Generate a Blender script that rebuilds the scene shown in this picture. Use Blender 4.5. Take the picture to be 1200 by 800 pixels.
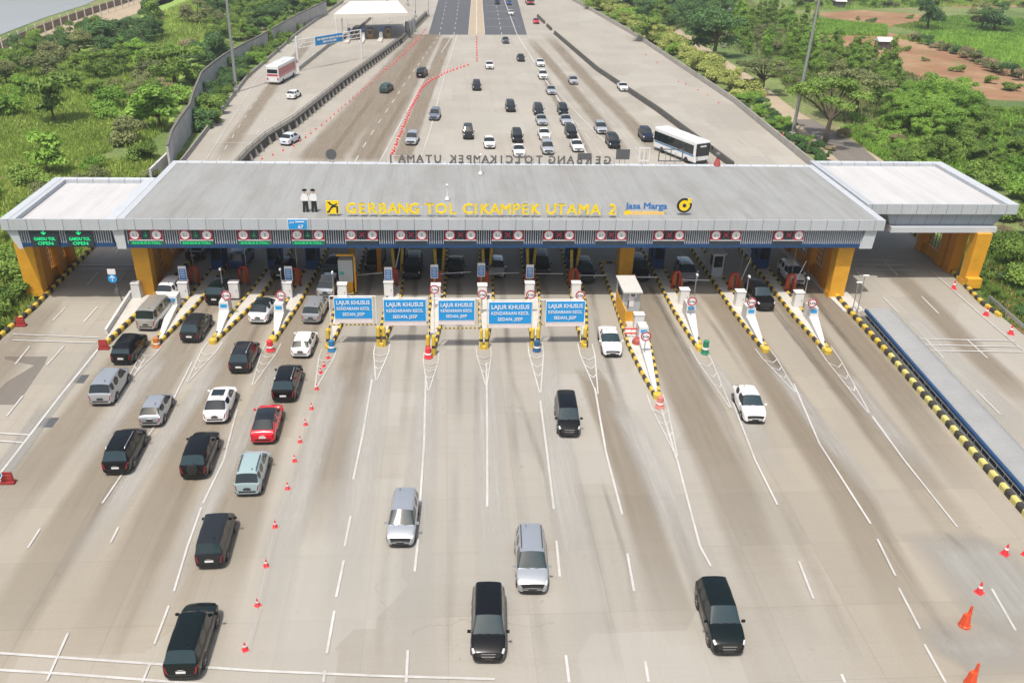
import bpy, bmesh, math, random
import numpy as np
from mathutils import Vector, Matrix
random.seed(7); rng = np.random.default_rng(7)
R = math.radians
S = bpy.context.scene
COL = S.collection
for o in list(bpy.data.objects): bpy.data.objects.remove(o)

# ------------------------------------------------------------------ camera, sky, sun, exposure
CAM_H, CAM_F = 35.0, 1050.0
PITCH, YAW, ROLL = R(26.81), R(4.72), R(1.68)
def cam_axes():
    cy, sy, cp, sp = math.cos(YAW), math.sin(YAW), math.cos(PITCH), math.sin(PITCH)
    f = Vector((sy*cp, cy*cp, -sp)); r = Vector((cy, -sy, 0)); u = r.cross(f)
    c, s = math.cos(ROLL), math.sin(ROLL)
    return c*r + s*u, -s*r + c*u, f
AR, AU, AF = cam_axes()
cd = bpy.data.cameras.new('camera'); cam = bpy.data.objects.new('camera', cd); COL.objects.link(cam)
cd.sensor_width = 36; cd.lens = 36*CAM_F/1200; cd.clip_start = 0.5; cd.clip_end = 5000
m = Matrix((AR, AU, -AF)).transposed().to_4x4(); m.translation = (0, 0, CAM_H); cam.matrix_world = m
S.camera = cam
SUN_D = Vector((.17, .37, -1.0)).normalized()          # the way the light travels
w = bpy.data.worlds.new('World'); S.world = w; w.use_nodes = True
nt = w.node_tree; bg = nt.nodes['Background']
sky = nt.nodes.new('ShaderNodeTexSky'); sky.sky_type = 'NISHITA'; sky.sun_disc = False
sky.sun_elevation = math.asin(-SUN_D.z); sky.sun_rotation = math.atan2(-SUN_D.x, -SUN_D.y)
sky.air_density = 1.2; sky.dust_density = 5.0; sky.ozone_density = .4
nt.links.new(sky.outputs[0], bg.inputs[0]); bg.inputs[1].default_value = 0.15
sl = bpy.data.lights.new('sun', 'SUN'); so = bpy.data.objects.new('sun', sl); COL.objects.link(so)
sl.energy = 4.2; sl.angle = R(.6); sl.color = (1, .955, .88)
so.rotation_euler = SUN_D.to_track_quat('-Z', 'Y').to_euler(); so.location = (0, 0, 80)
vs = S.view_settings; vs.view_transform = 'Standard'; vs.look = 'None'; vs.gamma = 1; vs.exposure = -0.06
S.render.engine = 'CYCLES'
S.cycles.max_bounces = 5; S.cycles.diffuse_bounces = 3; S.cycles.transparent_max_bounces = 8

# ------------------------------------------------------------------ where things stand
def G(px, py, z=0.0):
    """ground (or height z) point that the photograph shows at px, py"""
    d = (px-600)*AR - (py-400)*AU + CAM_F*AF
    t = (z-CAM_H)/d.z
    return Vector((t*d.x, t*d.y, z))
def PL(px, py, Y):
    d = (px-600)*AR - (py-400)*AU + CAM_F*AF
    t = Y/d.y
    return Vector((t*d.x, Y, CAM_H+t*d.z))

# ------------------------------------------------------------------ materials
def lin(r, g, b):
    f = lambda c: (c/255/12.92) if c/255 <= .04045 else ((c/255+.055)/1.055)**2.4
    return (f(r), f(g), f(b), 1)
MATS = {}
def mat(name, col, rough=.6, metal=0, var=.12, scale=3.0, bump=0.0, coat=0, emit=0, spec=.5, alpha=None):
    if name in MATS: return MATS[name]
    m = bpy.data.materials.new(name); m.use_nodes = True; MATS[name] = m
    t = m.node_tree; p = t.nodes['Principled BSDF']
    if len(col) == 3: col = (*col, 1)
    p.inputs['Roughness'].default_value = rough; p.inputs['Metallic'].default_value = metal
    p.inputs['Specular IOR Level'].default_value = spec
    if coat: p.inputs['Coat Weight'].default_value = coat; p.inputs['Coat Roughness'].default_value = .06
    tc = t.nodes.new('ShaderNodeTexCoord')
    n = t.nodes.new('ShaderNodeTexNoise'); n.inputs['Scale'].default_value = scale; n.inputs['Detail'].default_value = 5
    t.links.new(tc.outputs['Object'], n.inputs['Vector'])
    mx = t.nodes.new('ShaderNodeMix'); mx.data_type = 'RGBA'
    mx.inputs['A'].default_value = tuple(c*(1-var) for c in col[:3])+(1,)
    mx.inputs['B'].default_value = tuple(min(1, c*(1+var)) for c in col[:3])+(1,)
    t.links.new(n.outputs['Fac'], mx.inputs['Factor']); t.links.new(mx.outputs['Result'], p.inputs['Base Color'])
    if bump:
        b = t.nodes.new('ShaderNodeBump'); b.inputs['Strength'].default_value = bump; b.inputs['Distance'].default_value = .05
        t.links.new(n.outputs['Fac'], b.inputs['Height']); t.links.new(b.outputs['Normal'], p.inputs['Normal'])
    if emit:
        p.inputs['Emission Color'].default_value = col; p.inputs['Emission Strength'].default_value = emit
    return m
def nodes(name):
    m = bpy.data.materials.new(name); m.use_nodes = True; MATS[name] = m
    return m, m.node_tree, m.node_tree.nodes['Principled BSDF']
class NT:
    """small helper to wire nodes"""
    def __init__(s, t): s.t = t
    def n(s, typ, **k):
        x = s.t.nodes.new(typ)
        for a, b in k.items(): setattr(x, a, b)
        return x
    def l(s, a, b): s.t.links.new(a, b)
    def noise(s, vec, scale, detail=5, rough=.55):
        x = s.n('ShaderNodeTexNoise'); x.inputs['Scale'].default_value = scale; x.inputs['Detail'].default_value = detail
        x.inputs['Roughness'].default_value = rough
        s.l(vec, x.inputs['Vector']); return x.outputs['Fac']
    def mapping(s, vec, scale=(1,1,1), loc=(0,0,0), rot=(0,0,0)):
        x = s.n('ShaderNodeMapping'); x.inputs['Scale'].default_value = scale; x.inputs['Location'].default_value = loc
        x.inputs['Rotation'].default_value = rot
        s.l(vec, x.inputs['Vector']); return x.outputs['Vector']
    def ramp(s, fac, stops):
        x = s.n('ShaderNodeValToRGB'); e = x.color_ramp.elements
        while len(e) < len(stops): e.new(.5)
        for i, (p, c) in enumerate(stops):
            e[i].position = p; e[i].color = c if len(c) == 4 else (*c, 1)
        s.l(fac, x.inputs['Fac']); return x.outputs['Color']
    def mix(s, fac, a, b, mode='MIX'):
        x = s.n('ShaderNodeMix', data_type='RGBA', blend_type=mode)
        for v, k in ((fac, 'Factor'), (a, 'A'), (b, 'B')):
            if isinstance(v, (int, float)): x.inputs[k].default_value = v
            elif isinstance(v, tuple): x.inputs[k].default_value = v if len(v) == 4 else (*v, 1)
            else: s.l(v, x.inputs[k])
        return x.outputs['Result']
    def math(s, op, a, b=0.0, clamp=False):
        x = s.n('ShaderNodeMath', operation=op, use_clamp=clamp)
        for i, v in enumerate((a, b)):
            if isinstance(v, (int, float)): x.inputs[i].default_value = v
            else: s.l(v, x.inputs[i])
        return x.outputs[0]
    def bump(s, h, strength, dist, p):
        b = s.n('ShaderNodeBump'); b.inputs['Strength'].default_value = strength; b.inputs['Distance'].default_value = dist
        s.l(h, b.inputs['Height']); s.l(b.outputs[0], p.inputs['Normal'])

def concrete_mat():
    m, t, p = nodes('plaza_concrete'); k = NT(t)
    tc = k.n('ShaderNodeTexCoord').outputs['Object']
    sx = k.n('ShaderNodeSeparateXYZ'); k.l(tc, sx.inputs[0])
    wob = k.noise(k.mapping(tc, (.10, .018, 1)), 1, 3)
    x = k.math('ADD', sx.outputs[0], k.math('MULTIPLY', k.math('SUBTRACT', wob, .5), 5))
    xn = k.math('DIVIDE', k.math('ADD', x, 50), 110, True)
    g, tan, lt = (.43, .405, .367), (.40, .347, .278), (.46, .43, .39)
    base = k.ramp(xn, [(.10, (.43, .39, .33)), (.19, (.45, .41, .35)), (.24, tan), (.345, tan), (.385, g), (.62, g), (.665, tan), (.80, (.395, .337, .268)), (.845, lt), (.93, (.43, .385, .325))])
    # the far apron is newer and paler
    far = k.math('DIVIDE', k.math('SUBTRACT', sx.outputs[1], 96), 30, True)
    base = k.mix(k.math('MULTIPLY', far, .85), base, (.485, .455, .41, 1))
    streak = k.noise(k.mapping(tc, (1.3, .035, 1)), 1, 6, .6)
    base = k.mix(k.math('MULTIPLY', k.math('SUBTRACT', streak, .35, True), .75), base, (.33, .285, .225, 1))
    big = k.noise(k.mapping(tc, (.06, .035, 1)), 1, 4)
    base = k.mix(.35, base, k.ramp(big, [(.35, (.40, .37, .32)), (.65, (.52, .49, .44))]), 'MIX')
    cross = k.noise(k.mapping(tc, (.08, 1.6, 1)), 1, 4, .6)
    base = k.mix(k.math('MULTIPLY', k.math('SUBTRACT', cross, .5, True), .8), base, (.33, .29, .235, 1))
    # one tone per poured slab, thin joints
    br = k.n('ShaderNodeTexBrick'); br.offset = 0; br.inputs['Scale'].default_value = 1
    br.inputs['Brick Width'].default_value = 4.4; br.inputs['Row Height'].default_value = 5.2
    br.inputs['Mortar Size'].default_value = .035; br.inputs['Mortar Smooth'].default_value = .3
    br.inputs['Color1'].default_value = (.90, .90, .895, 1); br.inputs['Color2'].default_value = (1.04, 1.03, 1.02, 1)
    br.inputs['Mortar'].default_value = (.85, .84, .82, 1); k.l(tc, br.inputs['Vector'])
    base = k.mix(.8, base, br.outputs['Color'], 'MULTIPLY')
    fine = k.noise(tc, 6, 6, .7)
    base = k.mix(.25, base, k.ramp(fine, [(.3, (.72, .71, .7)), (.7, (1.12, 1.12, 1.12))]), 'MULTIPLY')
    spot = k.noise(tc, 1.3, 2, .5)
    base = k.mix(k.math('MULTIPLY', k.math('MULTIPLY', k.math('SUBTRACT', spot, .70, True), 9.0, True), .4), base, (.16, .14, .12, 1))
    # wandering cracks, tar-sealed here and there
    dn = k.n('ShaderNodeTexNoise'); dn.inputs['Scale'].default_value = .35; dn.inputs['Detail'].default_value = 4; k.l(tc, dn.inputs['Vector'])
    wv = k.n('ShaderNodeVectorMath', operation='MULTIPLY_ADD'); k.l(dn.outputs['Color'], wv.inputs[0]); wv.inputs[1].default_value = (5, 5, 0); k.l(tc, wv.inputs[2])
    vo = k.n('ShaderNodeTexVoronoi', feature='DISTANCE_TO_EDGE'); vo.inputs['Scale'].default_value = 1
    k.l(k.mapping(wv.outputs[0], (.085, .045, 1)), vo.inputs['Vector'])
    ck = k.math('MULTIPLY', k.math('LESS_THAN', vo.outputs['Distance'], .0022), k.math('MULTIPLY', k.math('GREATER_THAN', k.noise(tc, .045, 3), .52), .22))
    base = k.mix(ck, base, (.15, .135, .115, 1))
    # repaired slabs and damp-looking patches
    pv = k.n('ShaderNodeTexVoronoi', feature='F1', distance='CHEBYCHEV'); pv.inputs['Scale'].default_value = 1; k.l(k.mapping(tc, (.115, .075, 1)), pv.inputs['Vector'])
    sc_ = k.n('ShaderNodeSeparateColor'); k.l(pv.outputs['Color'], sc_.inputs[0])
    base = k.mix(k.math('MULTIPLY', k.math('GREATER_THAN', sc_.outputs[0], .86), .22), base, (.34, .315, .27, 1)); base = k.mix(k.math('MULTIPLY', k.math('LESS_THAN', sc_.outputs[1], .12), .25), base, (.53, .51, .47, 1))
    base = k.mix(1.0, base, (.75, .755, .74, 1), 'MULTIPLY')
    k.l(base, p.inputs['Base Color']); p.inputs['Roughness'].default_value = .85
    k.bump(fine, .25, .02, p)
    return m
def asphalt_mat(name, c, c2):
    m, t, p = nodes(name); k = NT(t); tc = k.n('ShaderNodeTexCoord').outputs['Object']
    s = k.noise(k.mapping(tc, (.9, .03, 1)), 1, 6, .6); f = k.noise(tc, 9, 5, .7)
    b = k.mix(s, (*c, 1), (*c2, 1)); b = k.mix(.3, b, k.ramp(f, [(.3, (.7, .7, .7)), (.7, (1.2, 1.2, 1.2))]), 'MULTIPLY')
    k.l(b, p.inputs['Base Color']); p.inputs['Roughness'].default_value = .88; return m
def stain_mat(name, c, op, lo=0.0):
    """worn-in stain: see-through at its edges, streaky along the lane"""
    m, t, p = nodes(name); k = NT(t); out = t.nodes['Material Output']
    tc = k.n('ShaderNodeTexCoord').outputs['Object']
    at = k.n('ShaderNodeAttribute', attribute_name='cover').outputs['Fac']
    s = k.noise(k.mapping(tc, (2.2, .09, 1)), 1, 6, .65); s2 = k.noise(tc, .5, 4)
    a = k.math('MULTIPLY', k.math('MULTIPLY', k.math('SUBTRACT', s, .22), 2.0, True), k.math('ADD', s2, .45))
    a = k.math('MULTIPLY', at, k.math('ADD', k.math('MULTIPLY', a, 1-lo), lo))
    a = k.math('MULTIPLY', a, op, True)
    p.inputs['Base Color'].default_value = (*c, 1); p.inputs['Roughness'].default_value = .9
    tr = k.n('ShaderNodeBsdfTransparent'); mx = k.n('ShaderNodeMixShader')
    k.l(a, mx.inputs[0]); k.l(tr.outputs[0], mx.inputs[1]); k.l(p.outputs[0], mx.inputs[2]); k.l(mx.outputs[0], out.inputs[0])
    return m
def ground_mat():
    m, t, p = nodes('ground_soil_and_grass'); k = NT(t); tc = k.n('ShaderNodeTexCoord').outputs['Object']
    a = k.noise(tc, .022, 5, .6); b = k.noise(tc, .15, 6, .65); c = k.noise(tc, 1.6, 6, .7)
    col = k.ramp(a, [(.36, (.11, .17, .045)), (.46, (.16, .235, .06)), (.54, (.23, .28, .09)), (.63, (.33, .27, .16))])
    col = k.mix(k.math('MULTIPLY', b, .7), col, (.06, .11, .03, 1))
    col = k.mix(.7, col, k.ramp(c, [(.3, (.45, .5, .45)), (.7, (1.4, 1.35, 1.2))]), 'MULTIPLY')
    k.l(col, p.inputs['Base Color']); p.inputs['Roughness'].default_value = .95; k.bump(c, .8, .4, p)
    return m
def soil_mat(name, c1, c2):
    m, t, p = nodes(name); k = NT(t); tc = k.n('ShaderNodeTexCoord').outputs['Object']
    a = k.noise(tc, .06, 6, .65); f = k.noise(k.mapping(tc, (.25, 1.4, 1), rot=(0, 0, .5)), 1, 5, .7)
    col = k.mix(a, (*c1, 1), (*c2, 1)); col = k.mix(.5, col, k.ramp(f, [(.3, (.7, .7, .68)), (.7, (1.25, 1.22, 1.2))]), 'MULTIPLY')
    k.l(col, p.inputs['Base Color']); p.inputs['Roughness'].default_value = .95; k.bump(f, .6, .2, p); return m
def field_mat():
    m, t, p = nodes('ploughed_red_soil'); k = NT(t); tc = k.n('ShaderNodeTexCoord').outputs['Object']
    rot = k.mapping(tc, (1, 1, 1), rot=(0, 0, .42)); a = k.noise(tc, .05, 6, .7); b = k.noise(tc, .22, 6, .7)
    wv = k.n('ShaderNodeTexWave', wave_type='BANDS', bands_direction='Y'); wv.inputs['Scale'].default_value = .28; wv.inputs['Distortion'].default_value = 2.5; wv.inputs['Detail'].default_value = 4; wv.inputs['Detail Scale'].default_value = 1.5; k.l(rot, wv.inputs['Vector'])
    col = k.ramp(a, [(.32, (.20, .10, .052)), (.48, (.29, .155, .08)), (.62, (.36, .23, .13)), (.72, (.26, .23, .10))])
    col = k.mix(.5, col, k.ramp(wv.outputs['Fac'], [(.2, (.62, .6, .58)), (.8, (1.15, 1.15, 1.15))]), 'MULTIPLY')
    col = k.mix(k.math('MULTIPLY', k.math('SUBTRACT', b, .52, True), 4.5, True), col, (.15, .19, .06, 1))
    k.l(col, p.inputs['Base Color']); p.inputs['Roughness'].default_value = .95; k.bump(wv.outputs['Fac'], .5, .25, p); return m
def leaf_mat(name, dark, light, trans=.32):
    m, t, p = nodes(name); k = NT(t); out = t.nodes['Material Output']
    at = k.n('ShaderNodeAttribute', attribute_name='tone').outputs['Fac']
    oi = k.n('ShaderNodeObjectInfo').outputs['Random']
    f = k.math('ADD', at, k.math('MULTIPLY', k.math('SUBTRACT', oi, .5), .45), True)
    col = k.ramp(f, [(.0, dark), (1, light)])
    k.l(col, p.inputs['Base Color']); p.inputs['Roughness'].default_value = .6; p.inputs['Specular IOR Level'].default_value = .25
    tl = k.n('ShaderNodeBsdfTranslucent'); k.l(col, tl.inputs[0])
    mx = k.n('ShaderNodeMixShader'); mx.inputs[0].default_value = trans
    k.l(p.outputs[0], mx.inputs[1]); k.l(tl.outputs[0], mx.inputs[2]); k.l(mx.outputs[0], out.inputs[0]); return m
def roof_mat(name, c, stain, amt):
    m, t, p = nodes(name); k = NT(t); tc = k.n('ShaderNodeTexCoord').outputs['Object']
    a = k.noise(k.mapping(tc, (.35, .12, 1)), 1, 6, .65); b = k.noise(k.mapping(tc, (.9, .06, 1)), 1, 5, .7)
    col = k.mix(k.math('MULTIPLY', k.math('SUBTRACT', a, .45, True), amt*3.2), (*c, 1), (*stain, 1))
    col = k.mix(k.math('MULTIPLY', k.math('SUBTRACT', b, .48, True), amt*2.2), col, tuple(x*.75 for x in stain)+(1,))
    br = k.n('ShaderNodeTexBrick'); br.offset = 0; br.inputs['Scale'].default_value = 1
    br.inputs['Brick Width'].default_value = 1.0; br.inputs['Row Height'].default_value = 40
    br.inputs['Mortar Size'].default_value = .03; br.inputs['Color1'].default_value = (.96, .96, .96, 1); br.inputs['Color2'].default_value = (1.02, 1.02, 1.02, 1)
    br.inputs['Mortar'].default_value = (.87, .87, .87, 1); k.l(tc, br.inputs['Vector'])
    col = k.mix(.8, col, br.outputs['Color'], 'MULTIPLY')
    f = k.noise(tc, 5, 5, .7); col = k.mix(.15, col, k.ramp(f, [(.3, (.7, .7, .7)), (.7, (1.1, 1.1, 1.1))]), 'MULTIPLY')
    k.l(col, p.inputs['Base Color']); p.inputs['Roughness'].default_value = .75; return m

CONC = concrete_mat()
ASPH = asphalt_mat('asphalt_dark', (.065, .07, .082), (.10, .105, .115)); ASPH2 = asphalt_mat('asphalt_brown', (.13, .115, .10), (.20, .18, .155))
WORN = stain_mat('worn_brown_concrete', (.235, .188, .132), .85, .6); OIL = stain_mat('oil_and_rubber', (.07, .06, .05), .8)
PALE = stain_mat('pale_scrubbed_concrete', (.44, .43, .40), .95, .4); CEM = stain_mat('grey_cement', (.33, .325, .30), .95, .5)
GROUND = ground_mat(); SOIL = field_mat(); TRACK = soil_mat('dry_track', (.33, .26, .18), (.42, .35, .25))
GRASSY = soil_mat('bright_grass', (.17, .30, .05), (.30, .40, .09))
def worn_paint():
    m, t, p = nodes('road_paint_white'); k = NT(t); tc = k.n('ShaderNodeTexCoord').outputs['Object']
    a = k.noise(tc, 1.2, 6, .75); b = k.noise(tc, .12, 3)
    f = k.math('MULTIPLY', k.math('SUBTRACT', k.math('ADD', k.math('MULTIPLY', a, .6), k.math('MULTIPLY', b, .5)), .40, True), 3.2, True)
    k.l(k.mix(f, (.56, .555, .54, 1), (.37, .355, .33, 1)), p.inputs['Base Color']); p.inputs['Roughness'].default_value = .75; return m
WHITE_LINE = worn_paint()
KY = mat('kerb_yellow', (.60, .42, .05), .65, var=.35, scale=3); KYP = mat('kerb_yellow_faded', (.56, .50, .16), .7, var=.2, scale=4); KB = mat('kerb_black', (.045, .040, .034), .75, var=.5, scale=3)
ISL = mat('island_concrete', (.50, .48, .44), .85, var=.2, scale=1.2); WCON = mat('white_painted_concrete', (.56, .56, .55), .7, var=.1, scale=2)
YEL = mat('column_yellow', (.68, .34, .025), .6, var=.22, scale=1.2); ORG = mat('column_orange', (.55, .22, .012), .55, var=.12)
ALU = mat('cladding_grey', (.50, .53, .56), .45, var=.05, scale=.7); ALU2 = mat('cladding_grey_deep', (.36, .40, .45), .45, var=.06, scale=.7)
def jointed(name, c, pitch=1.52):
    m, t, p = nodes(name); k = NT(t); tc = k.n('ShaderNodeTexCoord').outputs['Object']; sx = k.n('ShaderNodeSeparateXYZ'); k.l(tc, sx.inputs[0])
    fr = k.math('FRACT', k.math('DIVIDE', k.math('ADD', sx.outputs[0], 200.3), pitch)); fy = k.math('FRACT', k.math('DIVIDE', k.math('ADD', sx.outputs[1], 200.6), pitch*1.5))
    j = k.math('MAXIMUM', k.math('LESS_THAN', fr, .035), k.math('MULTIPLY', k.math('LESS_THAN', fy, .02), 0.0))
    n = k.noise(tc, .8, 5); cell = k.n('ShaderNodeTexWhiteNoise', noise_dimensions='1D'); k.l(k.math('FLOOR', k.math('DIVIDE', k.math('ADD', sx.outputs[0], 200.3), pitch)), cell.inputs['W'])
    col = k.mix(n, tuple(x*.93 for x in c)+(1,), tuple(x*1.05 for x in c)+(1,)); col = k.mix(.12, col, k.ramp(cell.outputs['Value'], [(0, (.6, .6, .6)), (1, (1.15, 1.15, 1.15))]), 'MULTIPLY')
    drip = k.noise(k.mapping(tc, (3.5, 1, .25)), 1, 5, .7); col = k.mix(k.math('MULTIPLY', k.math('SUBTRACT', drip, .52, True), 1.6), col, tuple(x*.55 for x in c)+(1,))
    col = k.mix(j, col, (.16, .17, .19, 1)); k.l(col, p.inputs['Base Color']); p.inputs['Roughness'].default_value = .5; p.inputs['Specular IOR Level'].default_value = .35; return m
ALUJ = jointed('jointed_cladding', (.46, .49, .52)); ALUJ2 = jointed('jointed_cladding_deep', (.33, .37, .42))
GAP = mat('joint_dark', (.16, .17, .19), .7); NAVY = mat('navy_beam', (.012, .055, .15), .45); NAVYD = mat('navy_dark', (.010, .028, .065), .5)
FIN = mat('louvre_fin', (.48, .52, .57), .4, var=.08); BACKD = mat('louvre_back', (.035, .045, .06), .7)
ROOFG = roof_mat('weathered_roof', (.285, .293, .287), (.225, .215, .20), .8); ROOFW = roof_mat('white_roof', (.50, .50, .50), (.39, .385, .38), .5)
CEIL = mat('soffit_grey', (.30, .31, .33), .7)
BLUE = mat('sign_blue', (.008, .29, .68), .45, var=.04); WHT = mat('sign_white', (.82, .82, .82), .5, var=.03); RED = mat('sign_red', (.45, .03, .06), .5, var=.06)
BLKS = mat('sign_black', (.015, .017, .02), .5); GREEN_LED = mat('led_green', (.02, .75, .28), .4, var=.02, emit=.3); RED_LED = mat('led_red', (.5, .02, .06), .4, emit=.25); DARKP = mat('panel_dark', (.03, .045, .06), .35)
GRN = mat('panel_green', (.015, .16, .08), .5)
SIGNY = mat('letter_yellow', (.85, .62, .01), .45, var=.06); JBLUE = mat('script_blue', (.04, .17, .45), .5); JORG = mat('underline_orange', (.80, .52, .16), .5)
GREYM = mat('galvanised', (.42, .43, .44), .4, .6, var=.1); GREYD = mat('dark_grey_steel', (.12, .125, .13), .5, .3); LETB = mat('letter_back_grey', (.13, .125, .12), .6)
BOOTHG = mat('booth_grey', (.42, .44, .44), .5, var=.06); BOOTHB = mat('booth_blue', (.012, .06, .19), .45); CABW = mat('cabinet_white', (.72, .71, .70), .5, var=.06)
BREDP = mat('post_red', (.45, .05, .03), .5, var=.1); BORG = mat('post_orange', (.5, .16, .03), .5, var=.1)
CONE = mat('cone_red', (.66, .04, .05), .6, var=.25); CONEW = mat('cone_white', (.80, .78, .76), .5); ORB = mat('barrier_orange', (.70, .085, .025), .55, var=.3)
GLASS = mat('dark_glass', (.016, .024, .028), .04, var=.15, spec=.6); GLASSL = mat('windscreen_glass', (.022, .042, .050), .05, var=.15, spec=.5); TYRE = mat('tyre_rubber', (.018, .018, .018), .85); RIM = mat('wheel_rim', (.38, .38, .39), .35, .7)
HEADL = mat('headlamp_clear', (.62, .64, .66), .12, var=.2, spec=.8); TAILL = mat('taillamp_red', (.26, .012, .016), .15, var=.2); PLATE = mat('number_plate', (.03, .03, .03), .5); PLATEW = mat('number_plate_white', (.75, .75, .75), .5)
TRIM = mat('black_trim', (.018, .018, .019), .45); CHROME = mat('chrome', (.6, .6, .61), .15, 1.0, var=.05)
WALLC = mat('aged_wall', (.46, .455, .44), .9, var=.3, scale=.4); WALLCAP = mat('wall_coping', (.15, .14, .12), .9, var=.3); BARR = mat('barrier_concrete', (.30, .285, .255), .9, var=.3, scale=.5); BARD = mat('barrier_dark', (.075, .072, .065), .9, var=.3, scale=.6)
WATER = mat('grey_water', (.34, .36, .38), .12, var=.08, scale=.05, bump=.05)
BARK = mat('bark', (.11, .085, .06), .9, var=.3)
POLY = mat('translucent_roof_sheet', (.29, .295, .29), .6, var=.2, scale=.5); POLYR = mat('roof_sheet_rib', (.34, .345, .345), .6, var=.25)

# ------------------------------------------------------------------ mesh helpers
class MB:
    def __init__(s): s.v = []; s.f = []; s.mi = []
    def add(s, vs, fs, mi=0):
        b = len(s.v); s.v += [tuple(x) for x in vs]; s.f += [tuple(i+b for i in f) for f in fs]; s.mi += [mi]*len(fs)
    def box(s, c, d, rz=0, mi=0, taper=1.0):
        x, y, z = d[0]/2, d[1]/2, d[2]/2; ca, sa = math.cos(rz), math.sin(rz); vs = []
        for k, q in ((-1, 1), (1, taper)):
            for a, b in ((-1, -1), (1, -1), (1, 1), (-1, 1)):
                X, Y = a*x*q, b*y*q; vs.append((c[0]+X*ca-Y*sa, c[1]+X*sa+Y*ca, c[2]+k*z))
        s.add(vs, [(3, 2, 1, 0), (4, 5, 6, 7), (0, 1, 5, 4), (1, 2, 6, 5), (2, 3, 7, 6), (3, 0, 4, 7)], mi)
    def bar(s, a, b, wd, ht, mi=0):
        """box from a to b (bottom line), wd wide, ht high"""
        a, b = Vector(a), Vector(b); d = (b-a); n = Vector((-d.y, d.x, 0)).normalized()*wd/2; u = Vector((0, 0, ht))
        s.add([a-n, b-n, b+n, a+n, a-n+u, b-n+u, b+n+u, a+n+u], [(3, 2, 1, 0), (4, 5, 6, 7), (0, 1, 5, 4), (1, 2, 6, 5), (2, 3, 7, 6), (3, 0, 4, 7)], mi)
    def prism(s, poly, z0, z1, mi=0, mi_top=None):
        n = len(poly); ar = sum(poly[i][0]*poly[(i+1) % n][1]-poly[(i+1) % n][0]*poly[i][1] for i in range(n))
        if ar < 0: poly = poly[::-1]
        s.add([(p[0], p[1], z0) for p in poly]+[(p[0], p[1], z1) for p in poly], [tuple(range(n))[::-1]]+[(i, (i+1) % n, n+(i+1) % n, n+i) for i in range(n)], mi)
        s.add([(p[0], p[1], z1) for p in poly], [tuple(range(n))], mi if mi_top is None else mi_top)
    def tube(s, pts, r, n=8, mi=0, r1=None, cap=True):
        pts = [Vector(p) for p in pts]; rings = []
        for i, p in enumerate(pts):
            d = (pts[min(i+1, len(pts)-1)]-pts[max(i-1, 0)]).normalized()
            a = d.cross(Vector((0, 0, 1)) if abs(d.z) < .9 else Vector((1, 0, 0))).normalized(); b = d.cross(a)
            rr = r if r1 is None else r+(r1-r)*i/(len(pts)-1)
            rings.append([p+rr*(math.cos(2*math.pi*j/n)*a+math.sin(2*math.pi*j/n)*b) for j in range(n)])
        vs = [v for q in rings for v in q]; fs = []
        for i in range(len(pts)-1):
            for j in range(n): fs.append((i*n+j, i*n+(j+1) % n, (i+1)*n+(j+1) % n, (i+1)*n+j))
        if cap: fs += [tuple(range(n))[::-1], tuple((len(pts)-1)*n+j for j in range(n))]
        s.add(vs, fs, mi)
    def lathe(s, prof, c=(0, 0, 0), n=12, mi=0):
        vs = []; fs = []
        for r, z in prof:
            for j in range(n): vs.append((c[0]+r*math.cos(2*math.pi*j/n), c[1]+r*math.sin(2*math.pi*j/n), c[2]+z))
        for i in range(len(prof)-1):
            for j in range(n): fs.append((i*n+j, i*n+(j+1) % n, (i+1)*n+(j+1) % n, (i+1)*n+j))
        fs.append(tuple(range(n))[::-1]); fs.append(tuple((len(prof)-1)*n+j for j in range(n))); s.add(vs, fs, mi)
    def disc(s, c, r, th, axis='y', n=24, mi=0, r_in=0):
        pts = [(math.cos(2*math.pi*j/n), math.sin(2*math.pi*j/n)) for j in range(n)]
        def P(a, b, h): return (c[0]+a, c[1]+h, c[2]+b) if axis == 'y' else (c[0]+h, c[1]+a, c[2]+b)
        vs = [P(a*r, b*r, -th/2) for a, b in pts]+[P(a*r, b*r, th/2) for a, b in pts]
        if r_in:
            vs += [P(a*r_in, b*r_in, -th/2) for a, b in pts]+[P(a*r_in, b*r_in, th/2) for a, b in pts]; fs = []
            for i in range(n):
                j = (i+1) % n; fs += [(i, j, n+j, n+i), (2*n+j, 2*n+i, 3*n+i, 3*n+j), (j, i, 2*n+i, 2*n+j), (n+i, n+j, 3*n+j, 3*n+i)]
        else: fs = [tuple(range(n)), tuple(range(n, 2*n))[::-1]]+[(i, (i+1) % n, n+(i+1) % n, n+i) for i in range(n)]
        s.add(vs, fs, mi)
    def sheet(s, poly, z, mi=0):
        s.add([(p[0], p[1], z) for p in poly], [tuple(range(len(poly)))], mi)
    def mesh(s, name, mats, smooth=False):
        me = bpy.data.meshes.new(name); me.from_pydata(s.v, [], s.f)
        for mm in (mats if isinstance(mats, (list, tuple)) else [mats]): me.materials.append(mm)
        me.polygons.foreach_set('material_index', s.mi)
        bm = bmesh.new(); bm.from_mesh(me); bmesh.ops.recalc_face_normals(bm, faces=bm.faces); bm.to_mesh(me); bm.free()
        if smooth: me.polygons.foreach_set('use_smooth', [True]*len(me.polygons))
        me.update(); return me
    def build(s, name, mats, parent=None, smooth=False):
        return link(name, s.mesh(name, mats, smooth), parent)
def link(name, data, parent=None, loc=None):
    o = bpy.data.objects.new(name, data); COL.objects.link(o)
    if parent is not None: o.parent = parent
    if loc is not None: o.location = loc
    return o
def tag(o, label, cat, group=None):
    o['label'] = label; o['category'] = cat
    if group: o['group'] = group
    return o
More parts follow.
